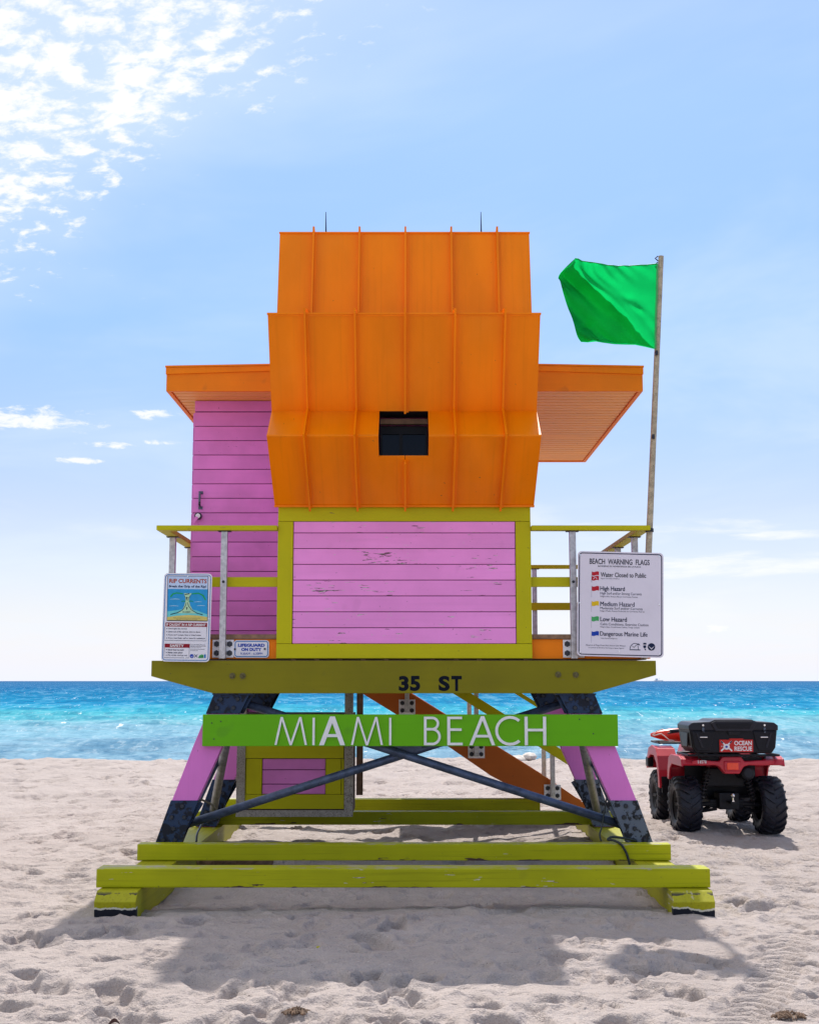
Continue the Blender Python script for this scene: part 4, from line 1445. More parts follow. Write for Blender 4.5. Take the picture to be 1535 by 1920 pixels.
# ------------------------------------------------------------------ signs
def place_sign():
    y0, y1 = 11.022, 11.062
    xa, z1 = wp(380, 1340, y0)
    xb, z0 = wp(1159, 1399.5, y0)
    o = thing('place_sign', 'long lime green board with raised white MIAMI BEACH letters across the front legs', 'sign', ((xa + xb) / 2, y0 + 0.02, z0))
    MB().box(xa, xb, y0, y1, z0, z1).build('board', M['lime'], o, 0.004)
    for px, py in ((397, 1356), (414, 1353), (401, 1386), (1086, 1349), (1112, 1376)):
        x, z = wp(px, py, y0)
        MB().tube([(x, y0 - 0.003, z), (x, y0 + 0.002, z)], 0.006, 8).build('screw', M['bolt'], o)

    def X(px):
        return wp(px, 1370, y0)[0]

    def Z(py):
        return wp(770, py, y0)[1]
    T0 = 0.014

    def letter(strokes):
        mb = MB()
        for k, s in enumerate(strokes):
            yf = y0 - T0 - 0.0006 * k
            if s[0] == 's':                       # straight stroke, horizontal ends, width in px
                _, xa_, ya_, xb_, yb_, w = s
                mb.prism([(X(xa_ - w / 2), Z(ya_)), (X(xa_ + w / 2), Z(ya_)), (X(xb_ + w / 2), Z(yb_)), (X(xb_ - w / 2), Z(yb_))], yf, y0 - 0.0005)
            elif s[0] == 'h':                     # horizontal bar
                _, xa_, xb_, yc, w = s
                mb.prism([(X(xa_), Z(yc - w / 2)), (X(xb_), Z(yc - w / 2)), (X(xb_), Z(yc + w / 2)), (X(xa_), Z(yc + w / 2))], yf, y0 - 0.0005)
            else:                                 # arc
                _, cx, cy, rx, ry, a0, a1, w = s
                n = 18
                for i in range(n):
                    q = []
                    for a, sg in ((i, 1), (i + 1, 1), (i + 1, -1), (i, -1)):
                        an = R(a0 + (a1 - a0) * a / n)
                        q.append((X(cx + (rx + sg * w / 2) * math.cos(an)), Z(cy - (ry + sg * w / 2) * math.sin(an))))
                    mb.prism(q, yf, y0 - 0.0005)
        mb.build('letter', M['white_letter'], o)

    def m_(x0, x1):
        xm, wd = (x0 + x1) / 2, (x1 - x0)
        p1, p2 = x0 + wd * 0.215, x1 - wd * 0.215
        letter([('s', p1, 1344.5, x0 + 2.2, 1397, 4.0), ('s', p1, 1344.5, xm, 1397.5, 4.0), ('s', p2, 1344.5, xm, 1397.5, 4.0), ('s', p2, 1344.5, x1 - 2.2, 1397, 4.0)])
    m_(515, 576)
    letter([('s', 588, 1346, 588, 1397.5, 4.2)])
    letter([('s', 623, 1343.5, 603, 1397.5, 9), ('s', 623, 1343.5, 642.5, 1397.5, 9), ('h', 612, 634, 1379.5, 5.5)])
    m_(658, 718)
    letter([('s', 731.5, 1346, 731.5, 1397.5, 4.2)])
    # BEACH
    letter([('s', 797, 1344, 797, 1397.5, 5), ('h', 797, 811, 1346.3, 4.6), ('h', 797, 811, 1367.5, 4.6), ('h', 797, 811, 1395.2, 4.6),
            ('a', 810, 1356.9, 10.8, 10.6, 90, -90, 4.6), ('a', 810, 1381.4, 13.8, 13.9, 90, -90, 4.6)])
    letter([('s', 841, 1344, 841, 1397.5, 5.6), ('h', 841, 866, 1346.3, 4.6), ('h', 841, 865, 1368.3, 4.6), ('h', 841, 867, 1395.2, 4.6)])
    letter([('s', 904.5, 1343, 882.5, 1397.5, 6.2), ('s', 904.5, 1343, 924.5, 1397.5, 6.2), ('h', 891, 916, 1380.5, 4.8)])
    letter([('a', 956, 1370.5, 25.5, 25.3, 48, 312, 5.2)])
    letter([('s', 986, 1344, 986, 1397.5, 5.8), ('s', 1020.5, 1344, 1020.5, 1397.5, 5.8), ('h', 986, 1020, 1369, 4.8)])


place_sign()


class SignMap:
    """maps picture coordinates of a sign's close-up to the sign's own plane"""
    def __init__(s, obj, cx, cy, k, skew=0.0):
        s.o, s.cx, s.cy, s.k, s.sk = obj, cx, cy, k, skew

    def u(s, x, y=0):
        return (x - s.sk * (y - s.cy) - s.cx) * s.k

    def v(s, y):
        return -(y - s.cy) * s.k

    def text(s, t, x0, x1, y0, y1, mat, bold=0.0, lay=3, name='lettering', res=2, shear=0.0):
        ym = (y0 + y1) / 2
        if bold > 0 and 'M' in t:
            sh = bold * 0.9 * (y1 - y0)
            s.text(t, x0 - sh, x1 - sh, y0, y1, mat, 0.0, lay, name, res, shear)
            return s.text(t, x0 + sh, x1 + sh, y0, y1, mat, 0.0, lay + 0.4, name, res, shear)
        me = text_mesh(t, s.u(x0, ym), s.u(x1, ym), s.v(y1), s.v(y0), -0.0007 * lay, bold, 0, res, shear)
        me.name = name
        return link(name, me, M[mat], s.o)

    def poly(s, pts, mat, lay=2, name='print'):
        return MB().flat([(s.u(x, y), -0.0007 * lay, s.v(y)) for x, y in pts]).build(name, M[mat], s.o, recalc=False)

    def rect(s, x0, x1, y0, y1, mat, lay=2, name='print'):
        return s.poly([(x0, y0), (x1, y0), (x1, y1), (x0, y1)][::-1], mat, lay, name)

    def line(s, pts, w, mat, lay=3, name='print'):
        """polyline of even or given widths, as quads"""
        ws = w if isinstance(w, (list, tuple)) else [w] * len(pts)
        L, Rr = [], []
        for i, p in enumerate(pts):
            a, b = pts[max(i - 1, 0)], pts[min(i + 1, len(pts) - 1)]
            dx, dy = b[0] - a[0], b[1] - a[1]
            l = math.hypot(dx, dy) or 1
            nx, ny = -dy / l * ws[i] / 2, dx / l * ws[i] / 2
            L.append((s.u(p[0] + nx, p[1] + ny), -0.0007 * lay, s.v(p[1] + ny)))
            Rr.append((s.u(p[0] - nx, p[1] - ny), -0.0007 * lay, s.v(p[1] - ny)))
        return MB().strip(L, Rr).build(name, M[mat], s.o, recalc=False)


def ring(u0, u1, v0, v1, r, w, y):
    a = rrect(u0, u1, v0, v1, r)
    b = rrect(u0 + w, u1 - w, v0 + w, v1 - w, max(r - w, 0.002))
    a.append(a[0])
    b.append(b[0])
    return MB().strip([(x, y, z) for x, z in a], [(x, y, z) for x, z in b])


def warning_sign():
    Y = 10.955
    tl, br = wp(1079.5, 1035, Y), wp(1247, 1232, Y)
    cx, cz = (tl[0] + br[0]) / 2, (tl[1] + br[1]) / 2
    W, H = wp(1243.5, 1130, Y)[0] - wp(1082, 1130, Y)[0], tl[1] - br[1]
    o = thing('warning_sign', 'white metal sign headed BEACH WARNING FLAGS with five coloured flags, on the right railing', 'sign', (cx, Y, cz))
    o.rotation_euler = (0, R(-1.4) * -1, 0)
    BASE[o.name] = Vector((0, 0, 0))
    MB().prism(rrect(-W / 2, W / 2, -H / 2, H / 2, 0.035), 0.0, 0.004).build('sign_plate', M['sign_pale'], o)
    ring(-W / 2 + 0.012, W / 2 - 0.012, -H / 2 + 0.012, H / 2 - 0.012, 0.030, 0.008, -0.0014).build('border', M['ink_navy'], o, recalc=False)
    MB().box(-0.3, 0.25, 0.006, 0.03, -0.2, -0.16).build('mounting_bar', M['alu'], o)
    MB().box(-0.3, 0.25, 0.006, 0.03, 0.16, 0.2).build('mounting_bar', M['alu'], o)
    k = W / 1185.0
    s = SignMap(o, 765, 830, k, 0.030)
    for x, y in ((188, 162), (733, 175), (1275, 155), (205, 825), (1300, 820), (232, 1500), (770, 1475), (1325, 1498)):
        u, v = s.u(x, y), s.v(y)
        MB().tube([(u, -0.006, v), (u, 0.001, v)], 0.0062, 8).build('screw', M['chrome'], o)
    B = 'ink_navy'
    s.text('BEACH  WARNING  FLAGS', 320, 1148, 208, 284, 'ink_faded', 0.016, res=4)
    s.text('BANDERAS DE ADVERTENCIA EN LA PLAYA', 440, 1030, 300, 321, 'ink_faded', 0.012)

    def flagicon(x0, x1, y0, y1, mat, pole):
        n = 8
        top = [(x0 + (x1 - x0) * i / n, y0 + 6 * math.sin(i / n * 6.28)) for i in range(n + 1)]
        bot = [(x0 + (x1 - x0) * i / n, y1 + 6 * math.sin(i / n * 6.28)) for i in range(n + 1)]
        MB().strip([(s.u(x, y), -0.0014, s.v(y)) for x, y in top], [(s.u(x, y), -0.0014, s.v(y)) for x, y in bot]).build('flag_print', M[mat], o, recalc=False)
        s.line([(x0 - 3, y0 - 6), (x0, pole)], 3.5, 'plate_ink', 2)
    M['plate_ink'] = simple('thin_grey_ink', (0.35, 0.33, 0.4), 0.5)
    flagicon(358, 455, 390, 440, 'ink_red', 540)
    flagicon(359, 456, 452, 508, 'ink_red', 540)
    s.line([(378, 495), (398, 470), (418, 470), (428, 492)], 6, 'sign_pale', 4)
    flagicon(364, 464, 592, 652, 'ink_red', 745)
    flagicon(370, 468, 799, 860, 'ink_yellow', 945)
    flagicon(377, 476, 1009, 1070, 'ink_green', 1165)
    flagicon(384, 483, 1212, 1270, 'ink_blue', 1370)
    s.text('Water Closed to Public', 478, 1105, 395, 460, 'ink_faded', 0.016, res=3)
    s.text('Agua Cerrada al Publico', 480, 742, 473, 492, B)
    s.text('High Hazard', 480, 818, 590, 667, B, 0.016, res=3)
    s.text('High Surf and/or Strong Currents', 483, 1052, 668, 712, B)
    s.text('Peligro Alto, Resaca Alta y/o Corrientes Fuertes', 485, 1000, 718, 744, B)
    s.text('Medium Hazard', 488, 957, 800, 862, B, 0.016, res=3)
    s.text('Moderate Surf and/or Currents', 490, 1070, 872, 906, B)
    s.text('Peligro Medio, Resaca Moderada y/o Corrientes Fuertes', 490, 1100, 918, 943, B)
    s.text('Low Hazard', 495, 860, 1010, 1072, B, 0.016, res=3)
    s.text('Calm Conditions, Exercise Caution', 498, 1158, 1090, 1130, B)
    s.text('Peligro Bajo, Condiciones Calmas, Tenga cuidado', 498, 1040, 1138, 1162, B)
    s.text('Dangerous Marine Life', 500, 1148, 1208, 1288, B, 0.016, res=3)
    s.text('Vida Marina Peligrosa', 508, 735, 1295, 1315, B)
    s.text('Absence of Flags Does Not Assure Safe Waters', 308, 855, 1390, 1415, B)
    s.text('La ausencia de Banderas No Asegura Aguas Seguras', 345, 833, 1425, 1446, B)
    # three small emblems: palm and sun arc, lifesaver, round seal with a gull
    arc = [(985 + 70 * math.cos(R(a)), 1440 + 78 * -math.sin(R(a))) for a in range(70, 181, 10)]
    s.line(arc, 8, B)
    s.rect(910, 1058, 1445, 1456, B, 3)
    s.line([(945, 1395), (968, 1420), (1000, 1385)], 7, B, 4)
    s.line([(1030, 1445), (1022, 1390)], 6, B, 4)
    s.poly([(1000, 1385), (1018, 1362), (1040, 1366), (1052, 1392), (1030, 1380)][::-1], B, 3)
    s.poly([(1095, 1352), (1137, 1352), (1137, 1375), (1095, 1375)][::-1], B, 3)
    s.poly([(1100, 1382), (1114, 1390), (1130, 1382), (1138, 1410), (1116, 1432), (1094, 1410)][::-1], B, 3)
    s.poly([(1112, 1438), (1132, 1432), (1135, 1456), (1120, 1450)][::-1], B, 3)
    s.poly([(1208 + 51 * math.cos(R(a)), 1405 + 51 * math.sin(R(a))) for a in range(360, 0, -15)], B, 3)
    s.poly([(1165, 1392), (1210, 1425), (1252, 1388), (1240, 1405), (1210, 1442), (1178, 1408)][::-1], 'sign_pale', 4)


warning_sign()


def rip_sign():
    Y = 10.965
    tl, br = wp(305.5, 1075, Y), wp(395, 1241, Y)
    cx, cz = (tl[0] + br[0]) / 2, (tl[1] + br[1]) / 2
    W, H = wp(396, 1150, Y)[0] - wp(305.5, 1150, Y)[0], tl[1] - br[1]
    o = thing('rip_current_sign', 'tall white RIP CURRENTS sign with a blue sea diagram on the left railing', 'sign', (cx, Y, cz))
    o.rotation_euler = (0, R(-0.6) * -1, 0)
    o.rotation_euler[1] = R(0.7)
    BASE[o.name] = Vector((0, 0, 0))
    MB().prism(rrect(-W / 2, W / 2, -H / 2, H / 2, 0.034), 0.0, 0.004).build('sign_plate', M['sign_white'], o)
    ring(-W / 2 + 0.010, W / 2 - 0.010, -H / 2 + 0.010, H / 2 - 0.010, 0.028, 0.006, -0.0014).build('border', M['ink_sky'], o, recalc=False)
    MB().box(-0.12, 0.19, 0.006, 0.03, 0.14, 0.18).build('mounting_bar', M['alu'], o)
    MB().box(-0.12, 0.19, 0.006, 0.03, -0.24, -0.20).build('mounting_bar', M['alu'], o)
    k = W / 577.0
    s = SignMap(o, 384, 628, k, -0.018)
    N = 'ink_navy'
    s.rect(146, 636, 132, 674, N, 1)
    s.rect(152, 630, 138, 290, 'pic_head', 2)
    s.text('RIP CURRENTS', 168, 618, 168, 220, 'ink_orange', 0.03, 3, res=4)
    s.text('Break the Grip of the Rip!', 166, 612, 243, 280, N, 0.03, 3, res=3)
    s.rect(152, 630, 290, 600, 'pic_sea', 2)
    s.rect(152, 630, 470, 545, 'ink_sky', 3, 'print') if False else None
    s.poly([(152, 560), (260, 545), (384, 520), (500, 545), (630, 590), (630, 625), (152, 625)][::-1], 'pic_cyan', 3)
    s.poly([(152, 628), (260, 612), (400, 600), (520, 605), (630, 622), (630, 664), (152, 664)][::-1], 'pic_sand', 4)
    # the neck of the current
    neck = [(346, 340), (440, 340), (415, 380), (408, 430), (425, 490), (455, 540), (500, 580), (270, 580), (330, 540), (352, 490), (368, 430), (360, 380)]
    s.poly(neck[::-1], 'pic_pale', 5)
    for x0, x1, y in ((172, 285, 492), (505, 600, 485), (180, 300, 410), (470, 560, 440)):
        s.line([(x0, y + 4), ((x0 + x1) / 2, y), (x1, y + 2)], [3, 7, 3], 'pic_foam', 4)
    s.line([(186, 385), (215, 350), (260, 338), (335, 346)], [16, 16, 14, 12], 'pic_green', 5)
    s.line([(440, 348), (520, 338), (575, 365), (606, 420)], [12, 14, 16, 14], 'pic_green', 5)
    s.line([(318, 438), (345, 434), (368, 438)], 8, 'pic_green', 6)
    s.line([(405, 438), (430, 432), (458, 438)], 8, 'pic_green', 6)
    s.line([(190, 596), (270, 575), (335, 540), (368, 490), (378, 450)], [9, 8, 6, 6, 4], N, 7)
    s.line([(575, 596), (500, 575), (440, 540), (402, 490), (392, 450)], [9, 8, 6, 6, 4], N, 7)
    s.line([(378, 430), (372, 400), (350, 365)], [5, 5, 3], N, 7)
    s.line([(396, 430), (402, 400), (424, 365)], [5, 5, 3], N, 7)
    for y in (380, 505):
        s.poly([(384, y), (396, y + 14), (388, y + 14), (388, y + 32), (380, y + 32), (380, y + 14), (372, y + 14)][::-1], N, 8)
    s.poly([(352, 354), (410, 340), (414, 350), (360, 360)][::-1], N, 8)
    s.text('RIP CURRENT', 335, 428, 558, 572, N, 0.02, 8)
    s.text('Rip currents are powerful channels of water flowing away from shore', 228, 545, 632, 644, N, 0, 8)
    s.text('They can occur at any beach with breaking waves', 260, 515, 649, 659, N, 0, 8)
    s.rect(132, 629, 692, 740, 'ink_maroon', 2)
    s.text('IF CAUGHT IN A RIP CURRENT', 143, 612, 702, 732, 'white', 0.03, 3, res=3)
    # ruled boxes
    s.line([(127, 742), (123, 906), (620, 906), (626, 742)], 4, N, 2)
    for t, x1, y in (("Don't fight the current", 390, 766), ('Swim out of the current, then to shore', 550, 802), ("If you can't escape, float or tread water", 562, 840), ('If you need help, call or wave for assistance', 606, 878)):
        s.text(t, 168, x1, y - 10, y + 11, N, 0.018, 3, shear=0.25)
        s.rect(146, 156, y - 5, y + 5, N, 3)
    s.rect(126, 426, 944, 990, 'ink_maroon', 2)
    s.text('SAFETY', 190, 356, 952, 982, 'white', 0.03, 3, res=3)
    s.line([(125, 990), (122, 1110), (418, 1110), (422, 990)], 4, N, 2)
    for t, x1, y in (('Know how to swim', 356, 1015), ('Never swim alone', 342, 1048), ("If in doubt, don't go out", 398, 1081)):
        s.text(t, 165, x1, y - 10, y + 11, N, 0.018, 3, shear=0.25)
        s.rect(144, 154, y - 5, y + 5, N, 3)
    for t, x1, y in (('More information about rip', 606, 952), ('currents can be found at the', 618, 967), ('following web sites', 560, 982), ('www.ripcurrents.noaa.gov', 604, 1006), ('www.usla.org', 522, 1022)):
        s.text(t, 434, x1, y - 6, y + 6, N, 0.012, 3)
    s.poly([(452 + 24 * math.cos(R(a)), 1088 + 24 * math.sin(R(a))) for a in range(360, 0, -20)], 'ink_blue', 3)
    s.poly([(436, 1082), (452, 1096), (470, 1080), (452, 1104)][::-1], 'white', 4)
    s.line([(482, 1068), (520, 1104)], 6, N, 3)
    s.line([(520, 1068), (482, 1104)], 6, N, 4)
    s.poly([(528, 1110), (540, 1080), (570, 1066), (592, 1072), (592, 1110)][::-1], 'ink_green', 3)
    s.line([(540, 1098), (562, 1100), (586, 1084)], 5, N, 4)
    s.rect(598, 618, 1066, 1108, 'ink_sky', 3)
    for x, y in ((388, 137), (112, 155), (655, 160), (105, 622), (650, 640), (372, 1110)):
        MB().tube([(s.u(x, y), -0.005, s.v(y)), (s.u(x, y), 0.001, s.v(y))], 0.005, 8).build('screw', M['chrome'], o)


rip_sign()


def hours_sign():
    Y = 11.104
    tl, br = wp(438.5, 1200.5, Y), wp(504, 1233.5, Y)
    cx, cz = (tl[0] + br[0]) / 2, (tl[1] + br[1]) / 2
    W, H = br[0] - tl[0], tl[1] - br[1]
    o = thing('hours_sign', 'small white LIFEGUARD ON DUTY plate with blue border on the orange deck edge', 'sign', (cx, Y, cz))
    BASE[o.name] = Vector((0, 0, 0))
    MB().prism(rrect(-W / 2, W / 2, -H / 2, H / 2, 0.028), 0.0, 0.004).build('sign_plate', M['sign_white'], o)
    ring(-W / 2 + 0.008, W / 2 - 0.008, -H / 2 + 0.007, H / 2 - 0.007, 0.022, 0.0075, -0.0012).build('border', M['ink_sky'], o, recalc=False)
    s = SignMap(o, 1159, 1005, W / 418.0, -0.02)
    s.text('LIFEGUARD', 1000, 1318, 942, 980, 'ink_blue', 0.05, 3, res=4)
    s.text('ON DUTY', 1040, 1278, 992, 1030, 'ink_blue', 0.05, 3, res=4)
    s.text('9:30AM - 6:30PM', 1030, 1290, 1046, 1073, 'ink_blue', 0.004, 3, res=3)
    for x, y in ((985, 1008), (1338, 1005)):
        MB().tube([(s.u(x), -0.008, s.v(y)), (s.u(x), 0.001, s.v(y))], 0.009, 8).build('screw', M['bolt'], o)


hours_sign()


# ------------------------------------------------------------------ flag and pole
def flagpole():
    Y = 11.06
    xb, zb = wp(1214.5, 1062, Y)
    xt, zt = wp(1239, 480, Y)
    d = ((xt - xb) / (zt - zb))
    z0 = 1.84
    o = thing('flagpole', 'weathered leaning flagpole strapped to the right railing corner', 'flagpole', (xb + d * (z0 - zb), Y, z0))
    pts = [(xb + d * (z - zb), Y, z) for z in np.linspace(z0, zt, 12)]
    MB().tube(pts, [0.030 - 0.006 * i / 11 for i in range(12)], 14).build('pole', M['pole'], o)
    zc = 2.95
    x = xb + d * (zc - zb)
    MB().tube([(x, Y, zc - 0.015), (x, Y, zc + 0.015)], 0.036, 16).build('strap', M['bolt'], o)
    for z in (5.42, zt - 0.06):
        x = xb + d * (z - zb)
        MB().tube([(x - 0.03, Y - 0.01, z), (x - 0.055, Y - 0.01, z - 0.02), (x - 0.03, Y - 0.01, z - 0.045)], 0.006, 6).build('cleat', M['bolt'], o)
    for px, py in ((1223, 820), (1229, 663)):
        x, z = wp(px, py, Y)
        MB().box(x - 0.012, x + 0.012, Y - 0.045, Y - 0.02, z - 0.02, z + 0.02).build('cleat', M['bolt'], o, 0.003)


flagpole()


def flag():
    Y = 11.03

    def q(px, py):
        return np.array(wp(px, py, Y))

    def curve(pts):
        pts = [q(*p) for p in pts]
        ts = np.linspace(0, 1, len(pts))
        # smooth interpolation through the points (Catmull-Rom)
        def f(t):
            i = min(int(t * (len(pts) - 1)), len(pts) - 2)
            u = t * (len(pts) - 1) - i
            p0, p1, p2, p3 = pts[max(i - 1, 0)], pts[i], pts[i + 1], pts[min(i + 2, len(pts) - 1)]
            return 0.5 * ((2 * p1) + (p2 - p0) * u + (2 * p0 - 5 * p1 + 4 * p2 - p3) * u * u + (3 * p1 - p0 - 3 * p2 + p3) * u ** 3)
        return f
    top = curve([(1231, 494.5), (1190, 496), (1150, 494.5), (1110, 490), (1077, 486)])
    bot = curve([(1227, 654), (1200, 643), (1178, 636.5), (1140, 632), (1118, 628.5), (1095, 629.5)])
    hoist = curve([(1227, 654), (1228, 600), (1230, 545), (1231, 494.5)])
    fly = curve([(1095, 629.5), (1084, 612), (1072, 574), (1058, 535), (1050, 512), (1057, 500), (1077, 486)])
    nu, nv = 64, 52
    vs = []
    P00, P01, P10, P11 = hoist(0), hoist(1), fly(0), fly(1)
    for j in range(nv + 1):
        v = j / nv
        for i in range(nu + 1):
            u = i / nu
            c = (1 - v) * bot(u) + v * top(u) + (1 - u) * hoist(v) + u * fly(v) - ((1 - u) * (1 - v) * P00 + (1 - u) * v * P01 + u * (1 - v) * P10 + u * v * P11)
            # billow with one hard diagonal fold from the upper fly corner to the lower hoist
            s = u + (1 - v) * 0.0
            dg = (v - 0.04) - 0.98 * (u ** 1.25)             # 0 along the fold, <0 below it
            y = 0.10 * math.sin(2.2 * u + 1.1 * v) * u
            y += 0.085 * math.exp(-(dg / 0.085) ** 2) * min(1, 0.25 + u) * -1
            y += 0.10 * (1 / (1 + math.exp(dg * 26)) ) * min(1, u * 2 + 0.15)
            y += 0.024 * math.sin(15 * (dg + 0.25 * v) + 3 * u) * (0.25 + u) * (1 if dg < 0 else 0.5)
            y += 0.012 * math.sin(31 * (dg - 0.4 * u) + 5 * v + 2) * (0.3 + u) * (0.5 + 0.5 * math.sin(7 * v + 3 * u))
            y += 0.010 * math.sin(9 * u - 17 * v) * u * (1 - u)
            y += 0.026 * math.exp(-((u - 0.28) / 0.08) ** 2 - ((v - 0.52) / 0.05) ** 2) - 0.035 * math.exp(-((u - 0.20) / 0.05) ** 2 - ((v - 0.42 - 0.4 * (u - 0.2)) / 0.03) ** 2)
            y += 0.035 * math.exp(-((u - 0.8) / 0.10) ** 2 - ((v - 0.22 + 0.3 * (u - 0.8)) / 0.025) ** 2)
            vs.append((c[0], Y + y, c[1]))
    fs = []
    for j in range(nv):
        for i in range(nu):
            a = j * (nu + 1) + i
            fs.append((a, a + 1, a + nu + 2, a + nu + 1))
    mb = MB().add(vs, fs)
    o = mb.build('flag', M['flag'], None, smooth=True, recalc=False)
    tag(o, 'bright green warning flag flying from the leaning pole', 'flag')
    # the folded-over part lies double behind the fold
    vs2, fs2 = [], []
    n2 = 30
    for j in range(n2 + 1):
        v = j / n2
        # fold line point at height v and fly edge
        uf = ((max(v - 0.04, 0.0)) / 0.98) ** (1 / 1.25)
        uf = min(uf, 1.0)
        for i in range(9):
            w = i / 8
            u = uf + (1.0 - uf) * w
            iu, jv = int(round(u * nu)), int(round(v * nv))
            p = vs[jv * (nu + 1) + iu]
            vs2.append((p[0] - 0.004 * (1 - w), p[1] + 0.012 + 0.03 * math.sin(w * math.pi), p[2]))
    for j in range(n2):
        for i in range(8):
            a = j * 9 + i
            fs2.append((a, a + 1, a + 10, a + 9))
    MB().add(vs2, fs2).build('folded_cloth', M['flag'], o, smooth=True, recalc=False)
    hp = [vs[j * (nu + 1)] for j in range(0, nv + 1, 4)]
    MB().tube([(p[0] + 0.004, p[1], p[2]) for p in hp], 0.008, 8).build('hoist_seam', M['ink_green'], o)
    tp = [vs[nv * (nu + 1) + i] for i in range(0, nu + 1, 4)]
    MB().tube(tp, 0.0045, 6).build('hem', M['pic_green'], o)


flag()


# ------------------------------------------------------------------ quad bike
def quad_bike():
    LOC, ROT = (3.50, 15.08, -0.012), R(1.0)
    o = thing('quad_bike', 'red and black quad bike parked on the sand with a black cargo box', 'quad bike', (0, 0, 0))

    def wheel(cx, cy, w, Rr, s):
        """s: +1 right side, -1 left side"""
        cz = Rr - 0.012
        hub = MB()
        rim_r = 0.165
        prof = [(0.0, 0.05), (0.02, 0.075), (0.005, 0.11), (0.03, 0.14), (0.055, rim_r + 0.004)]
        n = 28
        rings = []
        for (dx, r) in [(-w * 0.36, rim_r), (w * 0.36, rim_r)]:
            rings.append([(cx + dx, cy + r * math.cos(2 * math.pi * k / n), cz + r * math.sin(2 * math.pi * k / n)) for k in range(n)])
        base_x = cx + s * w * 0.16
        for (dx, r) in prof[::-1]:
            rings.append([(base_x + s * dx, cy + r * math.cos(2 * math.pi * k / n), cz + r * math.sin(2 * math.pi * k / n)) for k in range(n)])
        vs = [p for rg in rings for p in rg]
        fs = []
        for i in range(2, len(rings) - 1):
            for k in range(n):
                fs.append((i * n + k, i * n + (k + 1) % n, (i + 1) * n + (k + 1) % n, (i + 1) * n + k))
        for k in range(n):
            fs.append((k, (k + 1) % n, n + (k + 1) % n, n + k))
        fs.append(tuple((len(rings) - 1) * n + k for k in range(n)))
        hub.add(vs, fs)
        wh = hub.build('wheel', M['black_metal'], o, smooth=False)
        for k in range(5):
            a = 2 * math.pi * k / 5
            hub2 = MB().bar((base_x + s * 0.02, cy + 0.05 * math.cos(a), cz + 0.05 * math.sin(a)), (base_x + s * 0.035, cy + 0.155 * math.cos(a), cz + 0.155 * math.sin(a)), 0.035, 0.02, (1, 0, 0))
            hub2.build('spoke', M['black_metal'], wh, 0.003)
        tp = [(-0.40, rim_r - 0.004), (-0.47, rim_r + 0.03), (-0.50, rim_r + 0.075), (-0.47, Rr - 0.045), (-0.40, Rr - 0.024), (-0.2, Rr - 0.016), (0, Rr - 0.014)]
        tp = tp + [(-a, b) for a, b in tp[-2::-1]]
        n = 40
        ty = MB()
        vs = [(cx + a * w, cy + r * math.cos(2 * math.pi * k / n), cz + r * math.sin(2 * math.pi * k / n)) for a, r in tp for k in range(n)]
        fs = [(i * n + k, i * n + (k + 1) % n, (i + 1) * n + (k + 1) % n, (i + 1) * n + k) for i in range(len(tp) - 1) for k in range(n)]
        ty.add(vs, fs)
        # chevron lugs: bars swept back from the middle, alternating sides
        NL = 19
        for k in range(NL):
            for sd_ in (-1, 1):
                a0 = 2 * math.pi * (k + (0.5 if sd_ > 0 else 0.0)) / NL
                pa = []
                for (fx, da, rr) in ((0.03, 0.0, Rr - 0.013), (0.22, 0.10, Rr - 0.013), (0.40, 0.24, Rr - 0.022), (0.50, 0.30, Rr - 0.05), (0.515, 0.34, Rr - 0.085)):
                    a = a0 - da
                    pa.append((fx * w * sd_, a, rr))
                hw = 0.042
                lo1 = [(cx + x, cy + (r - 0.006) * math.cos(a + hw), cz + (r - 0.006) * math.sin(a + hw)) for x, a, r in pa]
                lo2 = [(cx + x, cy + (r - 0.006) * math.cos(a - hw), cz + (r - 0.006) * math.sin(a - hw)) for x, a, r in pa]
                h = 0.019
                hi1 = [(cx + x * 1.015, cy + (r + h) * math.cos(a + hw * 0.7), cz + (r + h) * math.sin(a + hw * 0.7)) for x, a, r in pa]
                hi2 = [(cx + x * 1.015, cy + (r + h) * math.cos(a - hw * 0.7), cz + (r + h) * math.sin(a - hw * 0.7)) for x, a, r in pa]
                m = len(pa)
                vs = lo1 + lo2 + hi1 + hi2
                fs = []
                for i in range(m - 1):
                    fs += [(i, i + 1, 2 * m + i + 1, 2 * m + i), (m + i, 3 * m + i, 3 * m + i + 1, m + i + 1), (2 * m + i, 2 * m + i + 1, 3 * m + i + 1, 3 * m + i)]
                fs += [(0, 2 * m, 3 * m, m), (m - 1, 2 * m - 1, 4 * m - 1, 3 * m - 1)]
                ty.add(vs, fs)
        ty.build('tyre', M['rubber'], wh)
    RR = 0.312
    for sx in (-1, 1):
        wheel(sx * 0.462, -0.60, 0.265, RR, sx)
        wheel(sx * 0.455, 0.62, 0.215, RR - 0.004, sx)
    # frame, engine, axles
    fr = MB()
    fr.box(-0.19, 0.19, -0.62, 0.70, 0.27, 0.36).box(-0.15, 0.15, -0.35, 0.30, 0.36, 0.66).box(-0.11, 0.11, -0.72, -0.48, 0.26, 0.44)
    fr.box(-0.21, 0.21, -0.60, -0.30, 0.50, 0.70)
    f_o = fr.build('frame', M['black_metal'], o, 0.012)
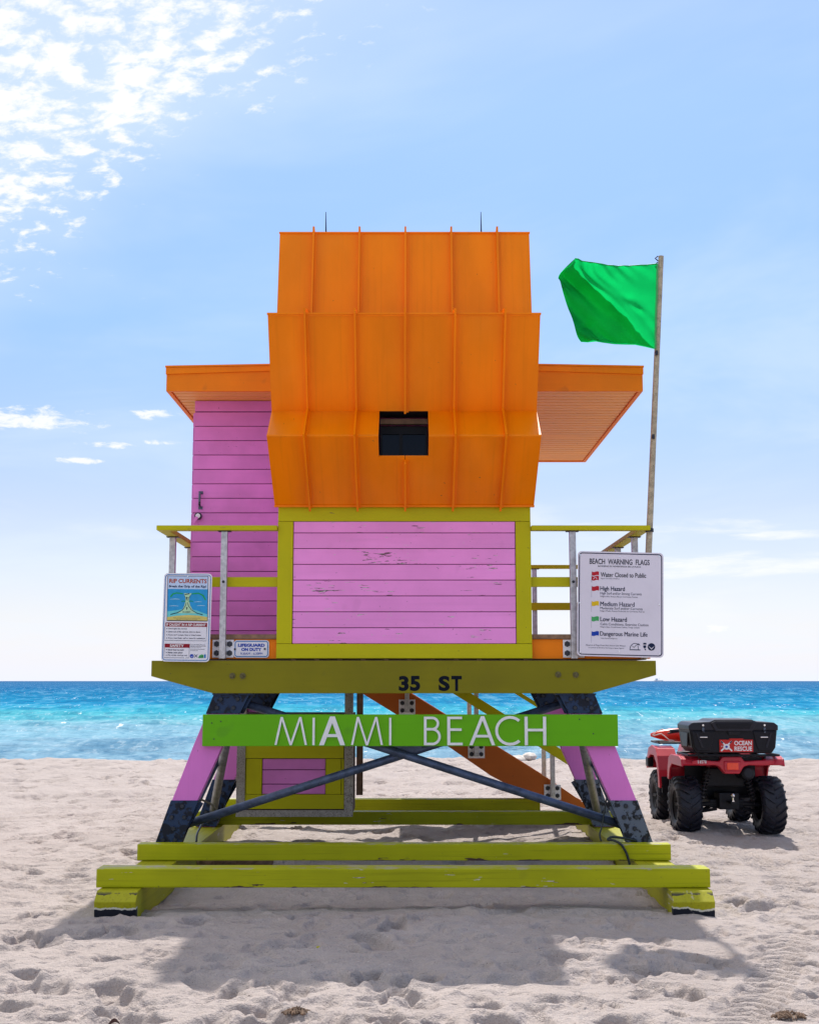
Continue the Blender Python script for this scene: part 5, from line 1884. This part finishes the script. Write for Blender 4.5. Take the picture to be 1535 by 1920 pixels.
    for s in (-1, 1):
        MB().tube([(s * 0.1, -0.60, 0.32), (s * 0.36, -0.60, 0.30)], 0.026, 10).build('axle_shaft', M['black_metal'], o)
        MB().tube([(s * 0.14, -0.45, 0.27), (s * 0.37, -0.58, 0.22)], 0.017, 8).tube([(s * 0.14, -0.72, 0.27), (s * 0.37, -0.62, 0.22)], 0.017, 8).build('control_arm', M['black_metal'], o)
        MB().tube([(s * 0.14, 0.62, 0.34), (s * 0.36, 0.62, 0.30)], 0.024, 10).build('axle_shaft', M['black_metal'], o)
        a, b = Vector((s * 0.20, -0.66, 0.70)), Vector((s * 0.31, -0.62, 0.30))
        ax = (b - a).normalized()
        u = ax.orthogonal().normalized()
        w_ = ax.cross(u)
        turns, nn = 8, 96
        pts = [a.lerp(b, 0.1 + 0.75 * i / nn) + (u * math.cos(2 * math.pi * turns * i / nn) + w_ * math.sin(2 * math.pi * turns * i / nn)) * 0.034 for i in range(nn + 1)]
        sp = MB().tube(pts, 0.0065, 6).build('spring', M['spring'], o)
        MB().tube([a, b], 0.014, 8).build('damper', M['black_metal'], sp)
        # foot wells
        MB().box(*sorted((s * 0.20, s * 0.46)), -0.22, 0.28, 0.34, 0.37).build('footwell', M['black_plastic'], o, 0.008)
        MB().box(*sorted((s * 0.43, s * 0.50)), -0.24, 0.05, 0.335, 0.365).build('side_step', M['galv'], o, 0.006)
    MB().box(-0.40, 0.40, -0.36, -0.335, 0.42, 0.83).box(-0.335, 0.335, -0.86, -0.34, 0.80, 0.832).build('inner_liner', M['black_plastic'], o)
    # rear body
    rear = MB().prism([(-0.455, 0.80), (-0.40, 0.812), (-0.15, 0.795), (-0.115, 0.845), (0.09, 0.845), (0.125, 0.795), (0.40, 0.812), (0.455, 0.80), (0.45, 0.765), (0.36, 0.748), (0.17, 0.752), (0.115, 0.735), (0.07, 0.66), (-0.09, 0.66), (-0.15, 0.735), (-0.20, 0.752), (-0.36, 0.748), (-0.45, 0.765)], -0.93, -0.80)
    rb = rear.build('rear_body', M['atv_red'], o, 0.016, seg=3)
    MB().box(-0.105, 0.085, -0.945, -0.90, 0.688, 0.80).build('tail_panel', M['atv_red'], rb, 0.02, seg=3)
    MB().box(-0.072, 0.052, -0.955, -0.92, 0.705, 0.782).build('tail_light', M['lamp_red'], o, 0.008)

    def arch(path, x0, x1, t, name, lip):
        up = path
        dn = []
        c = (sum(p[0] for p in path) / len(path), min(p[1] for p in path) - 0.1)
        for (y, z) in path:
            d = Vector((c[0] - y, c[1] - z))
            d.normalize()
            dn.append((y + d.x * t, z + d.y * t))
        mb = MB()
        for i in range(len(up) - 1):
            mb.prism_x([up[i], up[i + 1], dn[i + 1], dn[i]], x0, x1)
        return mb.build(name, M['atv_red'], o, 0.006)
    for s in (-1, 1):
        xa, xb = sorted((s * 0.335, s * 0.56))
        arch([(-0.93, 0.765), (-0.90, 0.815), (-0.80, 0.842), (-0.40, 0.842), (-0.29, 0.80), (-0.23, 0.70), (-0.21, 0.56)], xa, xb, 0.028, 'rear_fender', 0)
        # side skin of the fender
        xo = s * 0.565
        MB().prism_x([(-0.935, 0.74), (-0.91, 0.818), (-0.80, 0.846), (-0.40, 0.846), (-0.28, 0.80), (-0.22, 0.69), (-0.20, 0.56), (-0.27, 0.56), (-0.33, 0.68), (-0.44, 0.74)], *sorted((xo, xo - s * 0.02))).build('fender_skin', M['atv_red'], o, 0.006)
        arch([(0.22, 0.44), (0.25, 0.62), (0.32, 0.78), (0.42, 0.865), (0.62, 0.89), (0.80, 0.85), (0.93, 0.72), (0.96, 0.62)], xa, xb, 0.03, 'front_fender', 0)
        xo = s * 0.57
        MB().prism_x([(0.20, 0.42), (0.235, 0.62), (0.31, 0.785), (0.41, 0.872), (0.62, 0.897), (0.81, 0.857), (0.94, 0.72), (0.965, 0.60), (0.91, 0.62), (0.86, 0.72), (0.72, 0.78), (0.50, 0.78), (0.37, 0.69), (0.31, 0.56), (0.29, 0.42)], *sorted((xo, xo - s * 0.022))).build('fender_skin', M['atv_red'], o, 0.007)
        MB().box(*sorted((s * 0.50, s * 0.575)), 0.84, 0.985, 0.62, 0.74).build('fender_tip', M['black_plastic'], o, 0.02)
        # mud guards
        MB().box(*sorted((s * 0.22, s * 0.54)), -0.20, -0.17, 0.35, 0.60).build('mud_guard', M['black_plastic'], o, 0.008)
        MB().box(*sorted((s * 0.22, s * 0.54)), 0.21, 0.24, 0.36, 0.55).build('mud_guard', M['black_plastic'], o, 0.008)
    MB().prism([(-0.22, 0.70), (-0.16, 0.90), (0.16, 0.90), (0.22, 0.70)], 0.22, 0.95).build('hood', M['atv_red'], o, 0.03, seg=3)
    MB().prism([(-0.17, 0.66), (-0.15, 0.80), (0.15, 0.80), (0.17, 0.66)], -0.45, 0.25).build('tank_cover', M['atv_red'], o, 0.03, seg=3)
    MB().box(-0.15, 0.15, -0.42, 0.22, 0.79, 0.875).build('seat', M['black_plastic'], o, 0.035, seg=3)
    # handlebar and grips
    hb = MB().tube([(-0.36, 0.26, 1.075), (-0.22, 0.30, 1.085), (-0.08, 0.36, 1.03), (0.08, 0.36, 1.03), (0.22, 0.30, 1.085), (0.36, 0.26, 1.075)], 0.012, 10).build('handlebar', M['black_metal'], o, smooth=True)
    for s in (-1, 1):
        MB().tube([(s * 0.29, 0.278, 1.08), (s * 0.42, 0.245, 1.073)], 0.021, 12).build('grip', M['rubber'], hb)
        MB().tube([(s * 0.30, 0.33, 1.06), (s * 0.44, 0.30, 1.045)], 0.007, 8).build('brake_lever', M['black_metal'], hb)
    MB().tube([(0, 0.36, 1.03), (0, 0.46, 0.86)], 0.02, 10).build('steering_stem', M['black_metal'], o)
    # racks
    rk = MB()
    z = 0.862
    rk.tube([(-0.49, -0.97, z), (0.49, -0.97, z)], 0.013, 8).tube([(-0.49, -0.97, z), (-0.49, -0.42, z)], 0.013, 8).tube([(0.49, -0.97, z), (0.49, -0.42, z)], 0.013, 8).tube([(-0.49, -0.42, z), (0.49, -0.42, z)], 0.013, 8)
    for x in (-0.3, -0.1, 0.1, 0.3):
        rk.tube([(x, -0.97, z), (x, -0.42, z)], 0.009, 6)
    for x in (-0.36, 0.36):
        rk.tube([(x, -0.88, z), (x, -0.88, 0.82)], 0.012, 6)
    rk.build('rear_rack', M['black_metal'], o)
    rk = MB()
    z = 0.925
    rk.tube([(-0.50, 0.50, z), (0.50, 0.50, z)], 0.013, 8).tube([(-0.50, 0.95, z), (0.50, 0.95, z)], 0.013, 8).tube([(-0.50, 0.50, z), (-0.50, 0.95, z)], 0.013, 8).tube([(0.50, 0.50, z), (0.50, 0.95, z)], 0.013, 8)
    for x in (-0.3, -0.1, 0.1, 0.3):
        rk.tube([(x, 0.50, z), (x, 0.95, z)], 0.009, 6)
    rk.tube([(-0.2, 0.6, z), (-0.2, 0.6, 0.87)], 0.012, 6).tube([(0.2, 0.6, z), (0.2, 0.6, 0.87)], 0.012, 6)
    rk.build('front_rack', M['black_metal'], o)
    # muffler, hitch
    mf = MB().tube([(0.175, -0.52, 0.65), (0.175, -0.88, 0.665), (0.175, -0.895, 0.665)], [0.07, 0.073, 0.055], 20).build('muffler', M['black_metal'], o, smooth=False)
    MB().tube([(0.175, -0.90, 0.665), (0.175, -0.893, 0.665)], 0.045, 16).build('muffler_mouth', M['dark'], mf)
    ht = MB().box(-0.03, 0.03, -0.90, -0.66, 0.335, 0.36).build('hitch_bar', M['black_metal'], o, 0.004)
    MB().ball((-0.0, -0.87, 0.425), 0.026).tube([(0, -0.87, 0.36), (0, -0.87, 0.405)], 0.011, 8).tube([(0, -0.87, 0.36), (0, -0.87, 0.372)], 0.022, 6).build('hitch_ball', M['chrome'], ht)
    for i, ch in enumerate('18578'):
        x0 = -0.385 + i * 0.0195
        add_text('number', ch, (x0, x0 + (0.008 if ch == '1' else 0.016), 0.772, 0.806), -0.9315, M['white'], rb, 0.02)
    # cargo box
    cb = MB().prism([(-0.455, 0.945), (-0.415, 0.885), (0.415, 0.885), (0.455, 0.945), (0.478, 1.135), (-0.478, 1.135)], -0.985, -0.44).build('cargo_box', M['black_plastic'], o, 0.018, seg=3)
    lid = MB().prism([(-0.486, 1.128), (0.486, 1.128), (0.488, 1.182), (0.445, 1.214), (0.255, 1.222), (0.20, 1.246), (-0.20, 1.246), (-0.255, 1.222), (-0.445, 1.214), (-0.488, 1.182)], -0.995, -0.43).build('lid', M['black_lid'], cb, 0.014, seg=3)
    MB().prism([(-0.25, 1.205), (-0.20, 1.232), (0.20, 1.232), (0.25, 1.205), (0.20, 1.120), (-0.20, 1.120)], -1.012, -0.99).build('lid_panel', M['black_lid'], cb, 0.008)
    MB().prism([(-0.17, 1.150), (0.17, 1.150), (0.20, 1.205), (-0.20, 1.205)], -1.019, -1.008).build('lid_recess', M['black_plastic'], cb, 0.004)
    MB().prism([(-0.07, 1.12), (0.07, 1.12), (0.055, 1.078), (-0.055, 1.078)], -1.004, -0.98).build('box_handle', M['black_metal'], cb, 0.006)
    for s in (-1, 1):
        MB().prism([(s * 0.21, 1.118), (s * 0.46, 1.118), (s * 0.435, 0.95), (s * 0.40, 0.91), (s * 0.27, 0.91), (s * 0.245, 0.96)][::s], -0.998, -0.98).build('box_rib', M['black_plastic'], cb, 0.010)
        MB().prism([(s * 0.395, 1.105), (s * 0.415, 1.105), (s * 0.36, 0.945), (s * 0.335, 0.945)][::s], -1.006, -0.99).build('box_rib', M['black_lid'], cb, 0.004)
        MB().box(s * 0.33 - 0.04, s * 0.33 + 0.04, -1.003, -0.995, 1.052, 1.062).build('reflector', M['chrome'], cb, 0.002)
        lt = MB().tube([(s * 0.335, -1.012, 1.185), (s * 0.335, -0.99, 1.185)], 0.011, 10).build('latch', M['chrome'], cb)
        MB().box(s * 0.335 - 0.011, s * 0.335 + 0.011, -1.010, -0.99, 1.105, 1.16).build('latch_plate', M['steel_grey'], cb, 0.003)
        # side face panels
        xs_ = sorted((s * 0.472, s * 0.484))
        MB().prism_x([(-0.90, 1.10), (-0.55, 1.10), (-0.60, 1.02), (-0.66, 0.95), (-0.86, 0.95)], *xs_).build('side_panel', M['black_lid'], cb, 0.004)
    # rescue sticker with crossed paddles
    yS = -0.9995
    x0, x1, z0, z1 = -0.160, 0.205, 0.898, 1.030
    st = MB().box(x0, x1, yS, -0.984, z0, z1).build('sticker', M['sticker_red'], o)
    MB().box(-0.05, 0.10, yS + 0.001, -0.984, z1, z1 + 0.012).build('sticker_tab', M['sticker_red'], st)
    add_text('lettering', 'OCEAN', (0.0, 0.192, 0.970, 1.018), yS - 0.001, M['white'], st, 0.03, 4)
    add_text('lettering', 'RESCUE', (0.0, 0.192, 0.910, 0.958), yS - 0.001, M['white'], st, 0.03, 4)
    ex, ez = -0.085, 0.962

    def sbar(p, q, w, mat, k):
        p, q = Vector((p[0], 0, p[1])), Vector((q[0], 0, q[1]))
        t = (q - p).normalized()
        nrm = Vector((-t.z, 0, t.x)) * w / 2
        yy = yS - 0.0008 * k
        MB().flat([(a.x, yy, a.z) for a in (p + nrm, p - nrm, q - nrm, q + nrm)]).build('emblem', M[mat], st)
    for s in (-1, 1):
        sbar((ex - s * 0.060, ez - 0.052), (ex + s * 0.060, ez + 0.052), 0.016, 'white', 1.0 + 0.3 * s)
        sbar((ex + s * 0.036, ez + 0.030), (ex + s * 0.060, ez + 0.051), 0.013, 'ink_navy', 2)
    for k, (rr, mat) in enumerate(((0.036, 'white'), (0.014, 'ink_blue'))):
        MB().flat([(ex + rr * math.cos(R(a)), yS - 0.0008 * (3 + k), ez - 0.008 + rr * 0.85 * math.sin(R(a))) for a in range(0, 360, 20)]).build('emblem', M[mat], st)
    MB().flat([(ex - 0.058, yS - 0.001, ez - 0.002), (ex - 0.048, yS - 0.001, ez - 0.012), (ex - 0.048, yS - 0.001, ez + 0.006)]).build('emblem', M['white'], st)
    o.location = LOC
    o.rotation_euler = (0, 0, ROT)
    # red rescue float lying across the front rack
    fl = thing('rescue_float', 'red torpedo rescue float with white rope on the front rack of the quad bike', 'rescue float', (0, 0, 0))
    pts, rs = [], []
    for i in range(15):
        t = i / 14
        pts.append((-0.56 + 0.78 * t, 0.70, 1.012))
        rs.append(0.084 * max(0.06, math.sin(math.pi * min(max(t, 0.02), 0.98)) ** 0.55))
    MB().tube(pts, rs, 18).build('float_body', M['buoy_red'], fl, smooth=True)
    MB().tube([(-0.54, 0.62, 1.005), (-0.45, 0.615, 1.03), (-0.40, 0.60, 0.99), (-0.36, 0.59, 0.955), (-0.30, 0.60, 0.945)], 0.007, 6).build('rope', M['rope'], fl)
    MB().tube([(-0.545, 0.66, 1.01), (-0.50, 0.625, 1.06), (-0.42, 0.63, 1.085)], 0.006, 6).build('rope', M['rope'], fl)
    fl.location = LOC
    fl.rotation_euler = (0, 0, ROT)


quad_bike()


# ------------------------------------------------------------------ small things
def cables():
    def pts(lst):
        return [(*(wp(px, py, y)[:1]), y, wp(px, py, y)[1]) for px, py, y in lst]

    def smooth(p, k=5):
        p = [Vector(a) for a in p]
        out = []
        for i in range(len(p) - 1):
            p0, p1, p2, p3 = p[max(i - 1, 0)], p[i], p[i + 1], p[min(i + 2, len(p) - 1)]
            for j in range(k):
                u = j / k
                out.append(0.5 * ((2 * p1) + (p2 - p0) * u + (2 * p0 - 5 * p1 + 4 * p2 - p3) * u * u + (3 * p1 - p0 - 3 * p2 + p3) * u ** 3))
        return out + [p[-1]]
    a = pts([(1193, 1577, 11.06), (1170, 1572, 11.0), (1147, 1570, 10.99), (1139.5, 1575, 10.96), (1150, 1576.5, 10.93), (1163, 1583, 10.885), (1172, 1596, 10.884), (1178, 1612, 10.884), (1180, 1622, 10.884)])
    o = MB().tube(smooth(a), 0.0105, 8).build('cable', M['cable'], None, smooth=True)
    tag(o, 'dark cable looped over the right end of the second yellow beam', 'cable')
    b = pts([(1135, 1478, 11.22), (1137, 1495, 11.18), (1133, 1520, 11.16), (1128, 1550, 11.14), (1124, 1565, 11.12), (1127, 1578, 11.10)])
    o = MB().tube(smooth(b), 0.007, 8).build('cable', M['cable'], None, smooth=True)
    tag(o, 'thin dark cable hanging beside the right front leg', 'cable')
    c = pts([(372, 1494, 11.24), (378, 1500, 11.6), (392, 1506, 12.4), (401, 1513, 12.9), (404, 1520, 13.1)])
    o = MB().tube(smooth(c), 0.010, 8).build('cable', M['cable'], None, smooth=True)
    tag(o, 'black cable strung from the left front leg to the left rear leg', 'cable')
    d = pts([(379, 1545, 11.9), (373, 1556, 11.6), (369, 1566, 11.3), (368, 1580, 11.1)])
    o = MB().tube(smooth(d), 0.010, 8).build('cable', M['cable'], None, smooth=True)
    tag(o, 'black cable running down over the peeling left skid', 'cable')


cables()


def rock_mesh(sx, sy, sz, seed, sub=3):
    bm = bmesh.new()
    bmesh.ops.create_icosphere(bm, subdivisions=sub, radius=1)
    r_ = random.Random(seed)
    off = [r_.uniform(0, 50) for _ in range(3)]
    from mathutils import noise as mn
    for v in bm.verts:
        n = mn.noise(Vector((v.co.x * 1.3 + off[0], v.co.y * 1.3 + off[1], v.co.z * 1.3 + off[2])))
        n2 = mn.noise(Vector((v.co.x * 3.1 + off[1], v.co.y * 3.1 + off[2], v.co.z * 3.1 + off[0])))
        v.co *= 1 + 0.35 * n + 0.14 * n2
        v.co.x *= sx
        v.co.y *= sy
        v.co.z *= sz
    me = bpy.data.meshes.new('rock')
    bm.to_mesh(me)
    bm.free()
    return me


M['pale_rock'] = simple('pale_rock', (0.55, 0.50, 0.46), 0.8, 0, 0.25, 6, 0.5)
M['weed'] = simple('dried_weed', (0.16, 0.10, 0.065), 0.85, 0, 0.4, 30, 0.5)
M['leaf'] = simple('dry_leaf', (0.06, 0.025, 0.025), 0.7, 0, 0.4, 40, 0.3)
M['driftwood'] = simple('driftwood', (0.26, 0.16, 0.10), 0.85, 0, 0.35, 18, 0.5)
M['bottle_green'] = simple('green_plastic', (0.03, 0.40, 0.17), 0.35)


def debris():
    # two pale stones by the water
    for (px, w, lab) in ((972, 0.36, 'larger of two pale stones at the water edge behind the ramp'), (992, 0.28, 'smaller of two pale stones at the water edge behind the ramp')):
        y = 27.4
        x, _ = wp(px, 1419, y)
        me = rock_mesh(w / 2 * 1.1, 0.22, 0.085, int(px), 3)
        o = link('shore_stone', me, M['pale_rock'], None, smooth=True)
        o.location = (x, y, ground_z(x, y) + 0.06)
        tag(o, lab, 'stone', 'pale stones at the water edge')
    # a faint ship far out on the horizon
    bs = thing('ship', 'tiny pale ship far away on the horizon right of the tower', 'ship', (0, 0, 0))
    MB().prism([(-16, 0.4), (-18, 4), (19, 4.6), (15, 0.4)], -3, 3).build('hull', M['plate'], bs)
    MB().box(-12, -3, -2.4, 2.4, 4.2, 11).build('deck_house', M['white'], bs)
    MB().tube([(4, 0, 4), (4, 0, 14)], 0.5, 6).build('mast', M['plate'], bs)
    bs.location = (wp(1234, 1277, 4800)[0], 4800, SEA_Z)
    bs.rotation_euler = (0, 0, 0.25)

    def on_sand(px, py, dz=0.0):
        s, c = math.sin(PITCH), math.cos(PITCH)
        v = (960 - py) / FPX
        y = -EYE / ((s + v * c) / (c - v * s))
        x, _ = wp(px, py, y)
        return x, y, ground_z(x, y) + dz
    # dry leaf near the lower left corner
    x, y, z = on_sand(212, 1906)
    vs, fs = [], []
    n = 8
    for i in range(n + 1):
        t = i / n
        wd = 0.022 * math.sin(math.pi * min(max(t, .03), .97)) ** 0.7
        for j in (-1, 0, 1):
            vs.append((x - 0.028 + 0.06 * t, y + 0.010 * t + 0.4 * wd * j * (1 if j < 0 else 0.2), z + 0.004 + 0.022 * math.sin(2.6 * t) + abs(j) * wd * 0.9))
    for i in range(n):
        for j in range(2):
            a = i * 3 + j
            fs.append((a, a + 1, a + 4, a + 3))
    o = MB().add(vs, fs).build('dry_leaf', M['leaf'], None, recalc=False)
    o.modifiers.new('t', 'SOLIDIFY').thickness = 0.0015
    tag(o, 'curled dark dry leaf on the bright sand', 'leaf')
    # clumps of dried seaweed at the lower edge
    for (px, py, w, lab) in ((556, 1919, 0.050, 'ragged brown clump of dried seaweed on the near sand, left of the middle'), (1478, 1919, 0.075, 'dark clump of dried seaweed on the near sand beside the tyre track'), (488, 1921, 0.04, 'small brown clump of dried seaweed next to the ragged one')):
        x, y, z = on_sand(px, py)
        r_ = random.Random(px)
        mb = MB()
        for k in range(60):
            a, rr = r_.uniform(0, 6.28), w * math.sqrt(r_.random())
            cx, cy = x + rr * math.cos(a) * 1.1, y + rr * math.sin(a) * 0.5
            h = (1 - rr / w) * 0.022 + 0.004
            b = r_.uniform(0, 6.28)
            L = r_.uniform(0.012, 0.03)
            mb.tube([(cx - L * math.cos(b), cy - L * math.sin(b), z + h * 0.4), (cx, cy, z + h + 0.006), (cx + L * math.cos(b + 0.5), cy + L * math.sin(b + 0.5), z + h * 0.4)], r_.uniform(0.003, 0.006), 5)
        o = mb.build('seaweed', M['weed'], None)
        tag(o, lab, 'seaweed', 'clumps of dried seaweed')
    # scraps of green plastic
    for (px, py, lab) in ((1021, 1790, 'tiny scrap of green plastic on the sand right of the middle'), (597, 1777, 'tiny olive scrap on the shaded sand left of the middle')):
        x, y, z = on_sand(px, py)
        o = MB().box(x - 0.012, x + 0.012, y - 0.008, y + 0.006, z, z + 0.012).build('plastic_scrap', M['bottle_green'] if px > 900 else M['olive'], None, 0.003)
        o.rotation_euler = (0, 0, 0)
        tag(o, lab, 'litter')
    # rounded timber half buried behind the front beam
    p0 = wp(398, 1578, 11.25)
    o = MB().tube([(p0[0] - 0.1, 11.22, 0.10), (p0[0] + 0.05, 11.35, 0.155), (p0[0] + 0.28, 11.55, 0.12), (p0[0] + 0.45, 11.7, 0.05)], [0.05, 0.085, 0.085, 0.05], 14).build('driftwood_log', M['driftwood'], None, smooth=True)
    tag(o, 'rounded brown lump of driftwood half buried behind the yellow beam at the left skid', 'driftwood')


debris()
